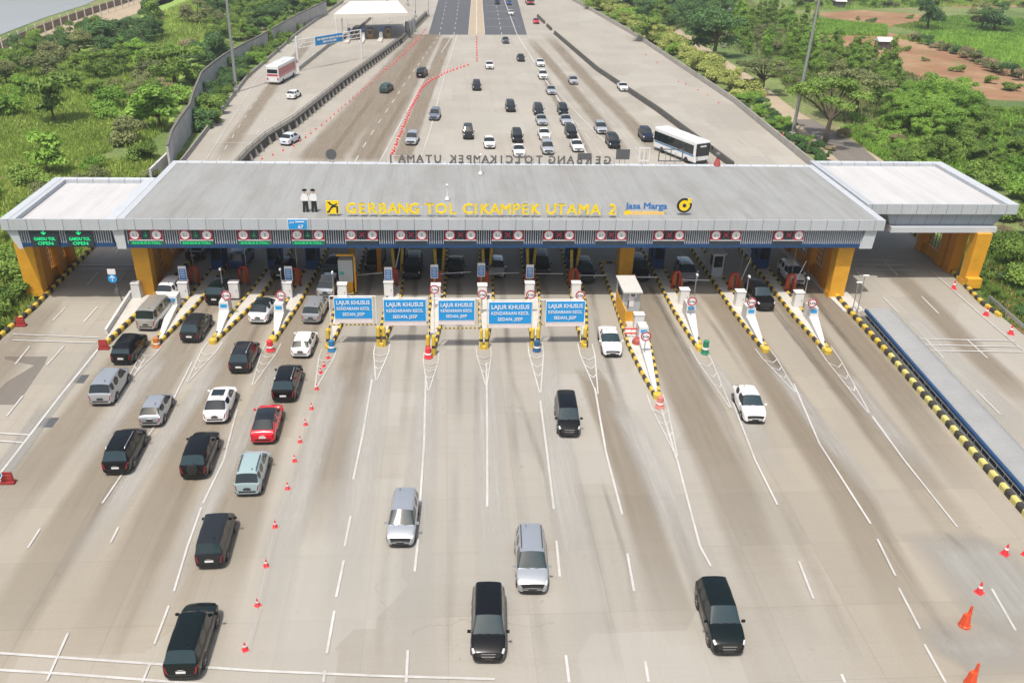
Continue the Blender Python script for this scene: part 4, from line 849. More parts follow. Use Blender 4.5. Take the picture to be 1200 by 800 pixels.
# ------------------------------------------------------------------ drums, cones and barriers
def drum(px, py, m, label, h=.95):
    p = G(px, py); t = thing('traffic_drum', label, 'traffic drum', p)
    b = MB(); b.lathe([(.36, 0), (.38, .1), (.30, .14), (.27, h*.5), (.24, h), (.12, h+.04)], (0, 0, 0), 12); b.build('body', m, t, False)
    b = MB(); b.lathe([(.292, h*.38), (.276, h*.54)], (0, 0, 0), 12); b.build('band', CONEW, t)
drum(389, 411, mat('drum_blue', (.02, .17, .36), .5), 'blue drum at the tip of the fourth island'); drum(629, 411, mat('drum_blue_dark', (.015, .09, .2), .5), 'dark blue drum at the tip of the eighth island')
drum(826, 414, mat('drum_green', (.02, .2, .11), .5), 'green drum at the tip of the third island from right', 1.2); drum(502, 419, CONE, 'red drum at the tip of the sixth island')
drum(317, 411, CONE, 'red drum in front of the third island from left'); drum(773, 477, mat('faded_red', (.62, .2, .17), .6), 'faded pink-red drum in front of the long-nosed island', .9)
drum(184, 406, BORG, 'orange drum at the tip of the leftmost lane island', .8)
def red_barrier(px, py, label, rz=0):
    p = G(px, py); t = thing('folding_barrier', label, 'barrier', p, rz); t.scale = (.78, .78, .85)
    b = MB(); dr = mat('barrier_dark_red', (.30, .03, .03), .55)
    b.box((0, 0, .55), (1.0, .16, .9), 0, 0, .85); b.box((0, 0, .12), (1.1, .5, .16)); b.build('body', dr, t); b = MB(); b.box((0, -.09, .75), (.8, .02, .14)); b.box((0, -.10, .5), (.8, .02, .14)); b.build('stripe', mat('stripe_red', (.45, .05, .04), .6, var=.3), t); return t
red_barrier(122, 409, 'dark red barrier at the tip of the wedge divider'); red_barrier(25, 382, 'dark red barrier against the outer left kerb')
t = red_barrier(10, 566, 'dark red barrier with round blue arrow disc at the left edge of the photo')
b = MB(); b.disc((-.5, -.3, 1.0), .34, .04); d = b.build('arrow_disc', BLUE, t); b = MB(); b.disc((-.5, -.31, 1.0), .36, .03, r_in=.31); b.build('rim', WHT, d); b = MB(); b.tube([(-.3, -.34, 1.0), (-.7, -.34, 1.0)], .05, 5); b.tube([(-.52, -.34, 1.15), (-.7, -.34, 1.0), (-.52, -.34, .85)], .05, 5); b.build('arrow', WHT, d)
# one cone, then copies
def make_cone(loc, m=CONE):
    t = thing('traffic_cone', 'red cone', 'traffic cone', loc)
    b = MB(); b.box((0, 0, .025), (.42, .42, .05)); b.lathe([(.17, .05), (.10, .4), (.035, .72)], (0, 0, 0), 10); b.build('cone', m, t)
    b = MB(); b.lathe([(.112, .36), (.088, .48)], (0, 0, 0), 10); b.build('band', CONEW, t); return t
c0 = make_cone((0, 0, 0)); first = True
def cones(pts, label, group, sc=1.0, jit=.25):
    global first
    for (px, py) in pts:
        p = G(px, py)+Vector((random.uniform(-jit, jit)*.3, random.uniform(-jit, jit), .0))
        if first: o = c0; o.location = p; first = False; o['label'] = label; o['group'] = group; o.scale = (sc,)*3
        else: o = dup(c0, p, random.uniform(-.6, .6), label, group, (sc,)*3)
        o.rotation_euler = (random.uniform(-.05, .05), random.uniform(-.05, .05), random.uniform(0, 3))
cones([(385, 420), (380, 430), (376, 437), (371, 456), (365, 479), (358, 497), (352, 518), (346, 540), (337, 573), (322, 617), (312, 664), (302, 709), (288, 760)], 'red traffic cone in the row right of the left-hand queue', 'cones beside the left queue', .74, .1)
b = MB(); P = [G(x, y, .62) for x, y in ((371, 455), (365, 478), (358, 496), (352, 517), (346, 539), (337, 572), (322, 616), (312, 663), (302, 708), (288, 759))]
b.tube(P, .007, 4); tag(b.build('cordon_rope', WHITE_LINE), 'thin pale rope strung from cone to cone beside the left queue', 'rope')
cones([(1147, 694), (1177, 649), (1202, 650)], 'small red cone with white top on the grey patch, lower right', 'cones lower right', 1.1, .02)
cones([(1117, 338), (1155, 369), (1184, 391)], 'red and white cone beside the right outer guardrail', 'cones by the right guardrail', 1.25, .05)
def polyl(pts, n):
    P = [Vector((x, y)) for x, y in pts]; L = [0]
    W_ = [G(*p) for p in pts]
    for i in range(len(P)-1): L.append(L[-1]+(W_[i+1]-W_[i]).length)
    out = []
    for k in range(n):
        s = L[-1]*k/(n-1); i = max(j for j in range(len(P)) if L[j] <= s+1e-9); i = min(i, len(P)-2); f = (s-L[i])/(L[i+1]-L[i]); out.append(tuple(P[i].lerp(P[i+1], f)))
    return out
cones(polyl([(460, 181), (468, 160), (483, 125), (494, 104), (505, 95), (525, 85), (548, 77)], 46), 'red cone in the long curved row beyond the roof', 'curved cone row beyond the gate', 1.05)
cones(polyl([(307, 187), (345, 171), (380, 145), (420, 110), (460, 76), (492, 46)], 44), 'dull red cone in the row along the closed left lane beyond the roof', 'cone row along the closed lane', .72)
cones(polyl([(452, 82), (475, 62), (498, 36)], 16), 'red cone in the double row near the far side gate', 'double cone row near the far gate', .85)
cones(polyl([(559, 72), (558.5, 44)], 10), 'red cone in the straight row on the far centre line', 'cones on the far centre line', 1.0)
cones([(795, 96), (803, 99), (818, 106), (829, 112), (842, 121), (905, 148), (918, 158), (927, 168), (938, 184), (880, 135), (770, 74), (757, 65)], 'small red cone scattered along the right-hand barrier beyond the roof', 'cones along the far right barrier', .7)
cones([(317, 97), (326, 90), (335, 84), (343, 80)], 'red cone in the short line by the red and white coach', 'cones by the coach', 1.0)
for px, py, l in ((1130, 733, 'tall orange plastic barrier with upright fin, upper of two at lower right'), (1137, 801, 'tall orange plastic barrier with upright fin, cut by the bottom edge at lower right')):
    p = G(px, py); t = thing('plastic_barrier', l, 'barrier', p, R(12)); t.scale = (.78, .78, .82)
    b = MB(); b.lathe([(.42, 0), (.42, .14), (.33, .2), (.24, .75), (.2, 1.0)], (0, 0, 0), 10); b.box((-.12, 0, .55), (.5, .42, 1.0), 0, 0, .6); b.build('base', ORB, t)
    b = MB(); b.box((.12, 0, 1.25), (.24, .2, .9), 0, 0, .5); b.build('fin', ORB, t)

# ------------------------------------------------------------------ covered walkway on the right
EH = .8
wa, wb = G(1012, 363, EH), G(1290, 681, EH)
# straight barrel roof: left eave wa-wb, 2.9 m wide
wk = thing('covered_walkway', 'long curved translucent walkway roof with a blue edge beam beside the right lanes', 'walkway', (wa.x, wa.y, 0))
d = Vector((wb.x-wa.x, wb.y-wa.y, 0)); LW = d.length; d /= LW; nrm = Vector((-d.y, d.x, 0)); nrm = nrm if nrm.x > 0 else -nrm
def WP(s, u, z): q = d*s+nrm*(u+.3); return (q.x, q.y, z)
b = MB(); NU = 10; Wd = 2.35; NS = 70; vs = []
for k in range(NS+1):
    for u in range(NU+1): a = math.pi*u/NU; vs.append(WP(LW*k/NS, Wd/2-Wd/2*math.cos(a), EH+.26*math.sin(a)))
fs = [(k*(NU+1)+u, k*(NU+1)+u+1, (k+1)*(NU+1)+u+1, (k+1)*(NU+1)+u) for k in range(NS) for u in range(NU)]
b.add(vs, fs); b.build('roof_sheet', POLY, wk, True)
b = MB()
for k in range(NS): 
    s = LW*(k+.5)/NS; b.tube([WP(s, Wd/2-(Wd/2+.01)*math.cos(math.pi*u/8), EH+.005+.265*math.sin(math.pi*u/8)) for u in range(9)], .020, 5)
b.build('roof_ribs', POLYR, wk)
b = MB(); b.bar(WP(0, -.10, EH-.16), WP(LW, -.10, EH-.16), .22, .24); b.build('edge_beam', NAVY, wk); b = MB(); b.bar(WP(0, Wd+.04, EH-.2), WP(LW, Wd+.04, EH-.2), .12, .22); b.build('edge_beam', GREYM, wk)
for k in range(0, 15):
    s = LW*k/14*.995+.1
    for u in (.0, Wd-.05):
        b = MB(); b.tube([WP(s, u, 0), WP(s, u, EH)], .04, 6); b.build('post', GREYM, wk)
b = MB()
for z in (.4, .8): b.tube([WP(0, -.42, z), WP(LW, -.42, z)], .022, 5)
for k in range(36): b.tube([WP(LW*k/35, -.42, .0), WP(LW*k/35, -.42, .82)], .022, 5)
b.build('railing', GREYM, wk)
b = MB(); b.prism([WP(0, -.72, 0)[:2], WP(LW, -.72, 0)[:2], WP(LW, Wd+.3, 0)[:2], WP(0, Wd+.3, 0)[:2]], 0, .12); b.build('floor_strip', mat('walk_floor', (.11, .115, .11), .85, var=.4, scale=.6), wk)
# lamp posts by the walkway
for i, (px, py, h) in enumerate(((1003, 372, 4.2), (998, 368, 3.2))):
    p = G(px, py); t = thing('slim_lamp_post', ('slim pale lamp post at the head of the walkway, taller of two', 'slim pale post at the head of the walkway, shorter of two')[i], 'post', p)
    b = MB(); b.tube([(0, 0, 0), (0, 0, h)], .05, 8); b.build('pole', GREYM, t); b = MB(); b.box((.1, 0, h+.04), (.55, .2, .1)); b.build('head', CABW, t)
p = G(147, 356); t = thing('signpost', 'dark post with a round blue arrow disc and plate on the wedge divider', 'road sign', p+Vector((-.2, 0, .2)))
b = MB(); b.tube([(0, 0, 0), (-.5, 0, 2.7)], .06, 8); b.build('pole', GREYD, t); b = MB(); b.disc((-.5, -.08, 2.35), .40, .05); s = b.build('disc', BLUE, t); b = MB(); b.tube([(-.5, -.12, 2.1), (-.5, -.12, 2.6)], .05, 5); b.tube([(-.68, -.12, 2.4), (-.5, -.12, 2.62), (-.32, -.12, 2.4)], .05, 5); b.build('arrow', WHT, s)
b = MB(); b.box((-.5, -.03, 3.0), (.7, .06, .5)); b.build('plate', CABW, t); b = MB(); b.box((-.3, -.08, 1.1), (.3, .24, .6)); b.build('box', GREYD, t)
# guard rail at the right edge
def guardrail(pts, label, name='guard_rail', m=GREYM, spacing=3.0):
    P = [G(*p) for p in pts]; o = P[0]; t = thing(name, label, 'guard rail', o); b = MB()
    for i in range(len(P)-1):
        for z, h in ((.48, .12), (.66, .12)): b.bar(P[i]-o+Vector((0, 0, z)), P[i+1]-o+Vector((0, 0, z)), .08, h)
    b.build('rail', m, t); b = MB()
    for i in range(len(P)-1):
        L = (P[i+1]-P[i]).length; n = max(1, int(L/spacing))
        for k in range(n): q = P[i].lerp(P[i+1], k/n)-o; b.box((q.x, q.y, .35), (.12, .14, .8))
    b.build('posts', m, t)
guardrail([(1158, 355), (1200, 392), (1300, 480)], 'silver guard rail running off the right edge below the wing column')
# two workers in the right shade: person near the kerb

# ------------------------------------------------------------------ vehicles
PAINTS = dict(black=(.006, .007, .008), green_black=(.005, .010, .010), dark_grey=(.020, .023, .027), grey=(.13, .14, .15), white=(.80, .80, .80), silver=(.46, .49, .52), silver_beige=(.50, .49, .46), light_silver=(.58, .61, .64), teal=(.30, .40, .41), red=(.62, .012, .03), blue=(.02, .07, .22), blue_grey=(.24, .29, .36), dark_teal=(.035, .075, .075), white_blue=(.62, .68, .74), navy=(.012, .02, .045))
def paint(c):
    n = 'car_paint_'+c
    if n in MATS: return MATS[n]
    metal = .55 if 'silver' in c or c in ('grey', 'blue_grey') else 0; dk = sum(PAINTS[c]) < .25
    return mat(n, PAINTS[c], .28 if metal else .22, metal, var=.04, scale=1.5, coat=.15 if dk else .7, spec=.28 if dk else .5)
KIND = dict(
    mpv=dict(L=4.45, W=1.75, H=1.70, zh=1.06, zn=.84, yc=1.28, yf=.52, yr=-1.80, yt=-2.12, zt=1.08, zb=1.0, tw=.765),
    longmpv=dict(L=4.78, W=1.85, H=1.80, zh=1.10, zn=.88, yc=1.35, yf=.62, yr=-1.95, yt=-2.26, zt=1.12, zb=1.04, tw=.765),
    suv=dict(L=4.75, W=1.86, H=1.82, zh=1.14, zn=.96, yc=1.12, yf=.42, yr=-1.92, yt=-2.24, zt=1.16, zb=1.08, tw=.765),
    crossover=dict(L=4.45, W=1.82, H=1.62, zh=1.04, zn=.84, yc=1.15, yf=.38, yr=-1.20, yt=-1.92, zt=1.10, zb=1.0, tw=.735),
    hatch=dict(L=3.95, W=1.70, H=1.50, zh=.98, zn=.78, yc=1.10, yf=.35, yr=-1.35, yt=-1.80, zt=1.0, zb=.92, tw=.74),
    sedan=dict(L=4.50, W=1.76, H=1.46, zh=.95, zn=.76, yc=1.05, yf=.22, yr=-.92, yt=-1.58, zt=.99, zb=.90, tw=.725),
    van=dict(L=4.95, W=1.82, H=2.02, zh=1.24, zn=.98, yc=1.82, yf=1.16, yr=-2.22, yt=-2.38, zt=1.18, zb=1.14, tw=.86),
    boxmpv=dict(L=4.35, W=1.70, H=1.86, zh=1.12, zn=.92, yc=1.38, yf=.82, yr=-1.92, yt=-2.09, zt=1.14, zb=1.06, tw=.81))
def car_shell(kd):
    k = KIND[kd]; L, W, H = k['L'], k['W']/2, k['H']; gc = .20; h = L/2
    def roof(y):
        f = (k['yf']-y)/(k['yf']-k['yr']); return H-.05*(2*f-1)**2-.02*f
    S_ = []            # y, top, belt, half width, roof half width, hood?
    S_.append((h, .54, .48, W*.74, 0, 1)); S_.append((h-.06, k['zn']-.08, k['zn']-.2, W*.86, 0, 1)); S_.append((h-.30, k['zn']+.04, k['zn']-.06, W*.96, 0, 1))
    S_.append(((h-.3+k['yc'])/2, (k['zn']+k['zh'])/2+.05, (k['zn']+k['zh'])/2-.03, W, 0, 1)); S_.append((k['yc']+.06, k['zh'], k['zh']-.06, W, 0, 1))
    S_.append((k['yc'], k['zh']+.02, k['zb'], W, W*.86, 2))
    S_.append((k['yf'], roof(k['yf']), k['zb']+.01, W, W*k['tw'], 0))
    span = k['yf']-k['yr']; pil = [k['yf']-span*q for q in ((.30, .36, .72, .77) if kd not in ('sedan', 'hatch', 'crossover') else (.42, .50))]
    for y in pil: S_.append((y, roof(y), k['zb']+.02, W, W*k['tw'], 0))
    S_.append((k['yr'], roof(k['yr'])-.02, k['zb']+.04, W*.99, W*k['tw']*.97, 0))
    S_.append((k['yt'], k['zt'], k['zt']-.06 if kd == 'sedan' else k['zb']+.03, W*.97, W*.84, 2))
    if kd == 'sedan': S_.append((-h+.22, k['zt']+.0, k['zt']-.07, W*.95, 0, 1))
    S_.append((-h+.05, k['zt']-.10 if kd != 'sedan' else k['zt']-.08, k['zt']-.20, W*.93, 0, 1)); S_.append((-h, .55, .48, W*.84, 0, 1))
    verts, faces, mi = [], [], []; ns = 16
    for (y, top, belt, wd, tw, hood) in S_:
        mid = gc+.1+(belt-gc-.1)*.5
        if hood == 1: half = [(0, gc), (.82*wd, gc), (.96*wd, gc+.1), (wd, mid), (.985*wd, belt-.02), (.95*wd, belt+(top-belt)*.45), (.86*wd, top-.025), (.70*wd, top), (0, top+.025)]
        elif hood == 2: half = [(0, gc), (.82*wd, gc), (.96*wd, gc+.1), (wd, mid), (.985*wd, belt-.06), (.94*wd, belt), (.88*wd, max(top-.02, belt+.03)), (.84*wd, top), (0, top+.03)]
        else: half = [(0, gc), (.82*wd, gc), (.96*wd, gc+.1), (wd, mid), (.985*wd, belt-.06), (.935*wd, belt), (tw, top-.09), (tw*.90, top-.012), (0, top+.025)]
        ring = [(x, y, z) for x, z in half]+[(-x, y, z) for x, z in half[-2:0:-1]]
        verts += ring
    n = len(S_); iw = 5; ir = n-(4 if kd == 'sedan' else 3)
    # index of cowl, roof front, roof rear, tail
    ic = 5; iff = 6; irr = 6+len(pil)+1; it = irr+1
    for s in range(n-1):
        for j in range(ns):
            a, b_ = s*ns+j, s*ns+(j+1) % ns; faces.append((a, b_, b_+ns, a+ns))
            seg = j if j < 8 else 15-j; m_ = 0
            if seg in (0, 1): m_ = 4
            if s == ic and seg in (6, 7): m_ = 1
            if s == irr and seg in (6, 7): m_ = 2
            if seg == 5 and iff <= s < irr and (s-iff) % 2 == 0: m_ = 3
            if seg == 5 and s == ic: m_ = 3
            if iff <= s < irr and seg in (6, 7): m_ = 8
            if s == 0 and seg in (6, 7): m_ = 5
            if s == 1 and seg in (4, 5): m_ = 6
            if s == n-3 and kd != 'sedan' and seg in (4,): m_ = 7
            if s == n-3 and kd == 'sedan' and seg in (4,): m_ = 7
            if s == n-2 and seg in (5,) and kd != 'sedan': m_ = 7
            if s == n-2 and seg in (2,): m_ = 4
            mi.append(m_)
    for base, rev in ((0, False), ((n-1)*ns, True)):
        Lf = [base+i for i in range(1, 8)]; Rt = [base+16-i for i in range(1, 8)]
        q = [(base, Lf[0], Rt[0])]+[(Lf[i], Lf[i+1], Rt[i+1], Rt[i]) for i in range(6)]+[(Lf[6], base+8, Rt[6])]
        for i, f in enumerate(q):
            faces.append(f if not rev else f[::-1]); mi.append(4 if i < 2 else (5 if (not rev and i in (4,)) else 0))
    me = bpy.data.meshes.new('shell'); me.from_pydata(verts, [], faces); me.polygons.foreach_set('material_index', mi)
    for i in range(9): me.materials.append(TRIM)
    bm = bmesh.new(); bm.from_mesh(me); bmesh.ops.recalc_face_normals(bm, faces=bm.faces)
    cl = bm.edges.layers.float.get('crease_edge') or bm.edges.layers.float.new('crease_edge')
    for e in bm.edges:
        ms = {f.material_index for f in e.link_faces}
        if len(ms) > 1 and ms != {0, 8}: e[cl] = 1.0 if ms & {1, 2, 3} else .75
        va, vb = e.verts
        if abs(va.co.y-h) < .001 and abs(vb.co.y-h) < .001 or abs(va.co.y+h) < .001 and abs(vb.co.y+h) < .001: e[cl] = max(e[cl], .35)
    bm.to_mesh(me); bm.free()
    o = bpy.data.objects.new('shell', me); COL.objects.link(o); sm = o.modifiers.new('s', 'SUBSURF'); sm.levels = 2; sm.render_levels = 2
    m2 = bpy.data.meshes.new_from_object(o.evaluated_get(DG())); bpy.data.objects.remove(o)
    return m2
def split(me, test):
    nv = len(me.vertices); co = np.empty(nv*3, 'f'); me.vertices.foreach_get('co', co); co = co.reshape(-1, 3)
    fs = [tuple(p.vertices) for p in me.polygons if test(p)]
    if not fs: return None
    used = sorted({i for f in fs for i in f}); mp = {u: i for i, u in enumerate(used)}
    m = bpy.data.meshes.new('piece'); m.from_pydata([tuple(co[u]) for u in used], [], [tuple(mp[i] for i in f) for f in fs])
    m.polygons.foreach_set('use_smooth', [True]*len(fs)); m.update(); return m
PIECES = {}
def pieces(kd):
    if kd in PIECES: return PIECES[kd]
    me = car_shell(kd); P = {}
    P['body'] = split(me, lambda p: p.material_index == 0); P['roof'] = split(me, lambda p: p.material_index == 8); P['body_all'] = split(me, lambda p: p.material_index in (0, 8))
    for nm, i in (('windscreen', 1), ('rear_window', 2), ('underbody', 4), ('grille', 5)): P[nm] = split(me, lambda p: p.material_index == i)
    for nm, i in (('side_window', 3), ('headlight', 6), ('tail_light', 7)):
        P[nm+'1'] = split(me, lambda p: p.material_index == i and p.center.x < 0); P[nm+'2'] = split(me, lambda p: p.material_index == i and p.center.x > 0)
    k = KIND[kd]; rw = .34 if kd in ('suv', 'van', 'longmpv') else .31
    b = MB(); b.lathe([(rw-.06, -.10), (rw, -.075), (rw, .075), (rw-.06, .10)], (0, 0, 0), 20); me2 = b.mesh('tyre', TYRE); me2.transform(Matrix.Rotation(math.pi/2, 4, 'Y')); P['tyre'] = me2
    b = MB(); b.lathe([(rw-.11, -.085), (rw-.08, -.10), (rw-.08, .10), (rw-.11, .085)], (0, 0, 0), 16)
    for q in range(5): a = q*2*math.pi/5; b.bar((0, 0, -.108), ((rw-.1)*math.cos(a), (rw-.1)*math.sin(a), -.108), .07, .216)
    me3 = b.mesh('rim', RIM); me3.transform(Matrix.Rotation(math.pi/2, 4, 'Y')); P['rim'] = me3
    b = MB(); b.disc((0, 0, 0), rw+.07, .13, 'x', 20); P['arch'] = b.mesh('wheel_arch', TRIM)
    b = MB(); b.box((0, 0, 0), (.20, .10, .14), 0, 0, .9); P['mirror'] = b.mesh('wing_mirror', TRIM)
    b = MB(); b.box((0, 0, 0), (.48, .02, .13)); P['plate'] = b.mesh('number_plate', PLATE)
    PIECES[kd] = P; return P
MESHC = {}
def withmat(key, me, m):
    kk = (key, m.name)
    if kk not in MESHC:
        c = me.copy(); c.materials.clear(); c.materials.append(m); MESHC[kk] = c
    return MESHC[kk]
def car(kd, col, loc, rz, label, cat='car', group=None, roof=None, extra='', far=False):
    P = pieces(kd); k = KIND[kd]; pm = paint(col)
    name = {'van': 'minibus', 'suv': 'suv', 'sedan': 'sedan', 'hatch': 'hatchback', 'crossover': 'crossover'}.get(kd, 'people_carrier')
    t = thing(name, label, cat, loc, rz, group); t.scale = (.975, .975, .975); rw = .34 if kd in ('suv', 'van', 'longmpv') else .31
    def part(nm, me, m, parent=None, l=None):
        o = link(nm, withmat(kd+nm+str(id(me)), me, m), parent or t, l); return o
    if roof: bd = part('body', P['body'], pm); part('roof', P['roof'], roof)
    else: bd = part('body', P['body_all'], pm)
    part('windscreen', P['windscreen'], GLASSL if not far else GLASS); dk = col in ('black', 'dark_grey', 'green_black', 'navy', 'dark_teal'); part('rear_window', P['rear_window'], GLASSL if dk else GLASS)
    part('side_window', P['side_window1'], GLASS); part('side_window', P['side_window2'], GLASS)
    part('underbody', P['underbody'], TRIM); part('grille', P['grille'], TRIM)
    for nm, mm in (('headlight', HEADL), ('tail_light', TAILL)):
        for q in '12': part(nm, P[nm+q], mm)
    for s in (-1, 1):
        for wy in (k['L']*.30, -k['L']*.285):
            link('wheel_arch', P['arch'], bd, (s*(k['W']/2-.06), wy, rw+.02))
            wv = link('wheel', P['tyre'], t, (s*(k['W']/2-.085), wy, rw))
            if not far: link('rim', P['rim'], wv)
        part('wing_mirror', P['mirror'], pm if col not in ('white',) or far else pm, t, (s*(k['W']/2+.09), k['yc']-.18, k['zb']+.08))
    pl = link('number_plate', P['plate'], t, (0, k['L']/2+.012, .42)); pl2 = link('number_plate', withmat('plw'+kd, P['plate'], PLATEW if col in ('black', 'dark_grey', 'green_black', 'red', 'navy') else PLATE), t, (0, -k['L']/2-.012, .66))
    if not far:
        b = MB(); b.box((0, -k['L']/2+.0, .47), (k['W']*.62, .05, .09)); b.build('rear_bumper_strip', TRIM, t)
        b = MB(); b.box((0, k['L']/2-.01, .33), (k['W']*.60, .06, .12)); b.build('lower_intake', TRIM, t)
        for s_ in (-1, 1):
            b = MB(); b.tube([(s_*.12, k['yc']+.05, k['zh']+.035), (s_*.55, k['yc']-.02, k['zh']+.055)], .014, 4); b.build('wiper', TRIM, t)
        b = MB(); b.box((0, -k['L']/2-.004 if kd == 'sedan' else -k['L']/2-.0, .80), (.30, .03, .035)); b.build('badge_bar', CHROME, t)
        b = MB(); b.box((.3, k['yr']+.35, k['H']+.03), (.03, .14, .07)); b.build('aerial', TRIM, t)
    if 'rails' in extra:
        for s in (-1, 1):
            b = MB(); y0, y1 = k['yf']-.25, k['yr']+.2; x = s*k['W']/2*k['tw']*.86; z = k['H']+.02
            b.tube([(x, y0, z-.05), (x, y0-.12, z+.02), (x, y1+.12, z+.02), (x, y1, z-.06)], .026, 6); b.build('roof_rail', TRIM if col in ('white', 'silver', 'teal', 'light_silver') else GREYM, t)
    if 'sunroof' in extra:
        b = MB(); b.box((0, k['yf']-.62, k['H']+.012), (k['W']*.50, .85, .03)); b.build('sunroof', GLASS, t)
    if 'spoiler' in extra:
        b = MB(); b.box((0, k['yr']-.10, k['H']-.06), (k['W']*.70, .26, .04)); b.build('spoiler', pm, t)
    if 'spare' in extra:
        b = MB(); b.disc((0, -k['L']/2-.10, .95), .36, .2, n=20); b.build('spare_wheel', TYRE, t)
    if 'chrome' in extra:
        b = MB(); b.box((0, k['L']/2-.005, .74), (.75, .03, .05)); b.box((0, k['L']/2+.008, .56), (.70, .03, .04)); b.build('grille_bar', CHROME, t)
    return t
def ang_at(x, y):
    if y > 100: return 0
    if x < -8:
        f = min(1, max(0, (y-56)/18)); return 1.0-6.5*f
    if x < 12: return -2.8
    return -2.6 if y < 66 else -.6
def put(kd, col, px, py, hd, label, ang=None, **kw):
    k = KIND[kd]; p = G(px, py, .18); a = R(ang if ang is not None else ang_at(p.x, p.y))
    d = Vector((-math.sin(a), math.cos(a), 0)); c = p+d*(k['L']/2); c.z = 0.02
    return car(kd, col, c, a if hd == 'A' else a+math.pi, label, far=p.y > 105, **kw)
QL, QC, QF = 'cars queuing towards the gate on the left', 'cars driving off from the gate', 'cars approaching beyond the gate'
A, T = 'A', 'T'
put('mpv', 'white', 193, 353, A, 'white people carrier just entering the leftmost toll lane', group=QL)
put('van', 'silver_beige', 171, 387, A, 'boxy beige-silver minibus at the leftmost lane entrance', group=QL)
put('mpv', 'black', 142, 427, A, 'black car second behind the beige minibus in the leftmost lane', group=QL, extra='spoiler')
put('mpv', 'dark_grey', 222, 401, A, 'charcoal people carrier entering the second lane from left', group=QL, extra='chrome')
put('suv', 'green_black', 251, 357, A, 'dark green-black car under the roof edge in the second lane', group=QL)
put('crossover', 'white', 302, 379, A, 'white crossover with black glass roof beside the third island', group=QL, roof=GLASS)
put('mpv', 'dark_grey', 280, 437, A, 'dark grey people carrier with chrome rear between two white cars', group=QL, extra='rails')
put('longmpv', 'silver', 118, 475, A, 'long silver people carrier nearest the left shoulder', group=QL)
put('hatch', 'silver', 176, 500, A, 'small silver hatchback in the second lane of the left queue', group=QL)
put('crossover', 'white', 252, 496, A, 'white rounded crossover with square black sunroof', group=QL, extra='sunroof')
put('longmpv', 'black', 136, 556, A, 'black people carrier with rails, leftmost of the lower queue', group=QL, extra='rails')
put('suv', 'black', 227, 561, A, 'black off-roader with a spare wheel on its tailgate', group=QL, extra='spare')
put('mpv', 'teal', 290, 581, A, 'pale blue-green estate with roof rails in the left queue', group=QL, extra='rails')
put('crossover', 'red', 308, 520, A, 'bright red car with a black roof', group=QL, roof=mat('car_roof_black', (.012, .014, .016), .2, coat=.7))
put('suv', 'black', 332, 471, A, 'black off-roader just above the red car', group=QL, extra='rails')
put('hatch', 'white', 352, 419, A, 'white hatchback behind the silver people carrier in the right-hand lane of the queue', group=QL)
put('mpv', 'silver', 364, 379, A, 'silver people carrier beside the grey booth at left', group=QL)
put('mpv', 'light_silver', 381, 349, A, 'pale car at the fourth island, half in shade', group=QL)
put('boxmpv', 'dark_grey', 246, 666, A, 'tall boxy charcoal people carrier in the lower left lane', 1.5, group=QL)
put('longmpv', 'green_black', 213, 797, A, 'large black people carrier cut close to the bottom edge at left', 0, group=QL, extra='chrome')
for kd, c, px, py, l in (('sedan', 'dark_grey', 226, 305, 'dark saloon in deep shade of the leftmost toll lane'), ('boxmpv', 'blue', 276, 316, 'blue vehicle in deep shade of the second lane'), ('mpv', 'black', 327, 328, 'dark car in the shade beside the third blue booth'), ('sedan', 'dark_teal', 388, 322, 'dark car in shade behind the grey booth at left')):
    put(kd, c, px, py, A, l, group=QL)
put('mpv', 'silver', 469, 641, T, 'silver people carrier coming towards the viewer, left of centre', group=QC)
put('longmpv', 'black', 572, 777, T, 'glossy black people carrier with chrome grille at bottom centre', group=QC, extra='chrome')
put('longmpv', 'silver', 624, 696, T, 'silver estate just behind the bottom centre black people carrier', group=QC, extra='rails')
put('suv', 'green_black', 854, 768, T, 'black off-roader at bottom right driving towards the viewer', -2.5, group=QC, extra='chrome')
put('boxmpv', 'black', 667, 512, T, 'black people carrier alone in mid-lane below the blue boards', -2.5, group=QC, extra='chrome')
put('sedan', 'white', 718, 418, T, 'white saloon beside the long-nosed island', -2.5, group=QC)
put('crossover', 'white', 885, 496, T, 'white car in the open right-hand lanes', -3.5, group=QC)
put('suv', 'black', 898, 364, T, 'large black car emerging from the roof shade at right', group=QC)
for kd, c, px, py, l in (('suv', 'black', 437, 318, 'black car waiting at the white arm of the fifth lane'), ('suv', 'black', 482, 328, 'black car with bright lamps in the sixth lane shade'), ('sedan', 'dark_grey', 533, 326, 'charcoal saloon at the boom gate left of the middle island'), ('hatch', 'light_silver', 582, 326, 'pale silver car at the boom gate right of the middle island'), ('mpv', 'black', 635, 323, 'black car in shade right of the fourth blue board'), ('mpv', 'navy', 688, 332, 'dark navy car in the shade above the rightmost blue board'), ('longmpv', 'black', 752, 330, 'black people carrier behind the large grey booth'), ('mpv', 'silver', 809, 333, 'silver people carrier halted at a boom gate in right shade'), ('mpv', 'white', 935, 335, 'white car in shade of the rightmost toll lane')):
    put(kd, c, px, py, T, l, group=QC)
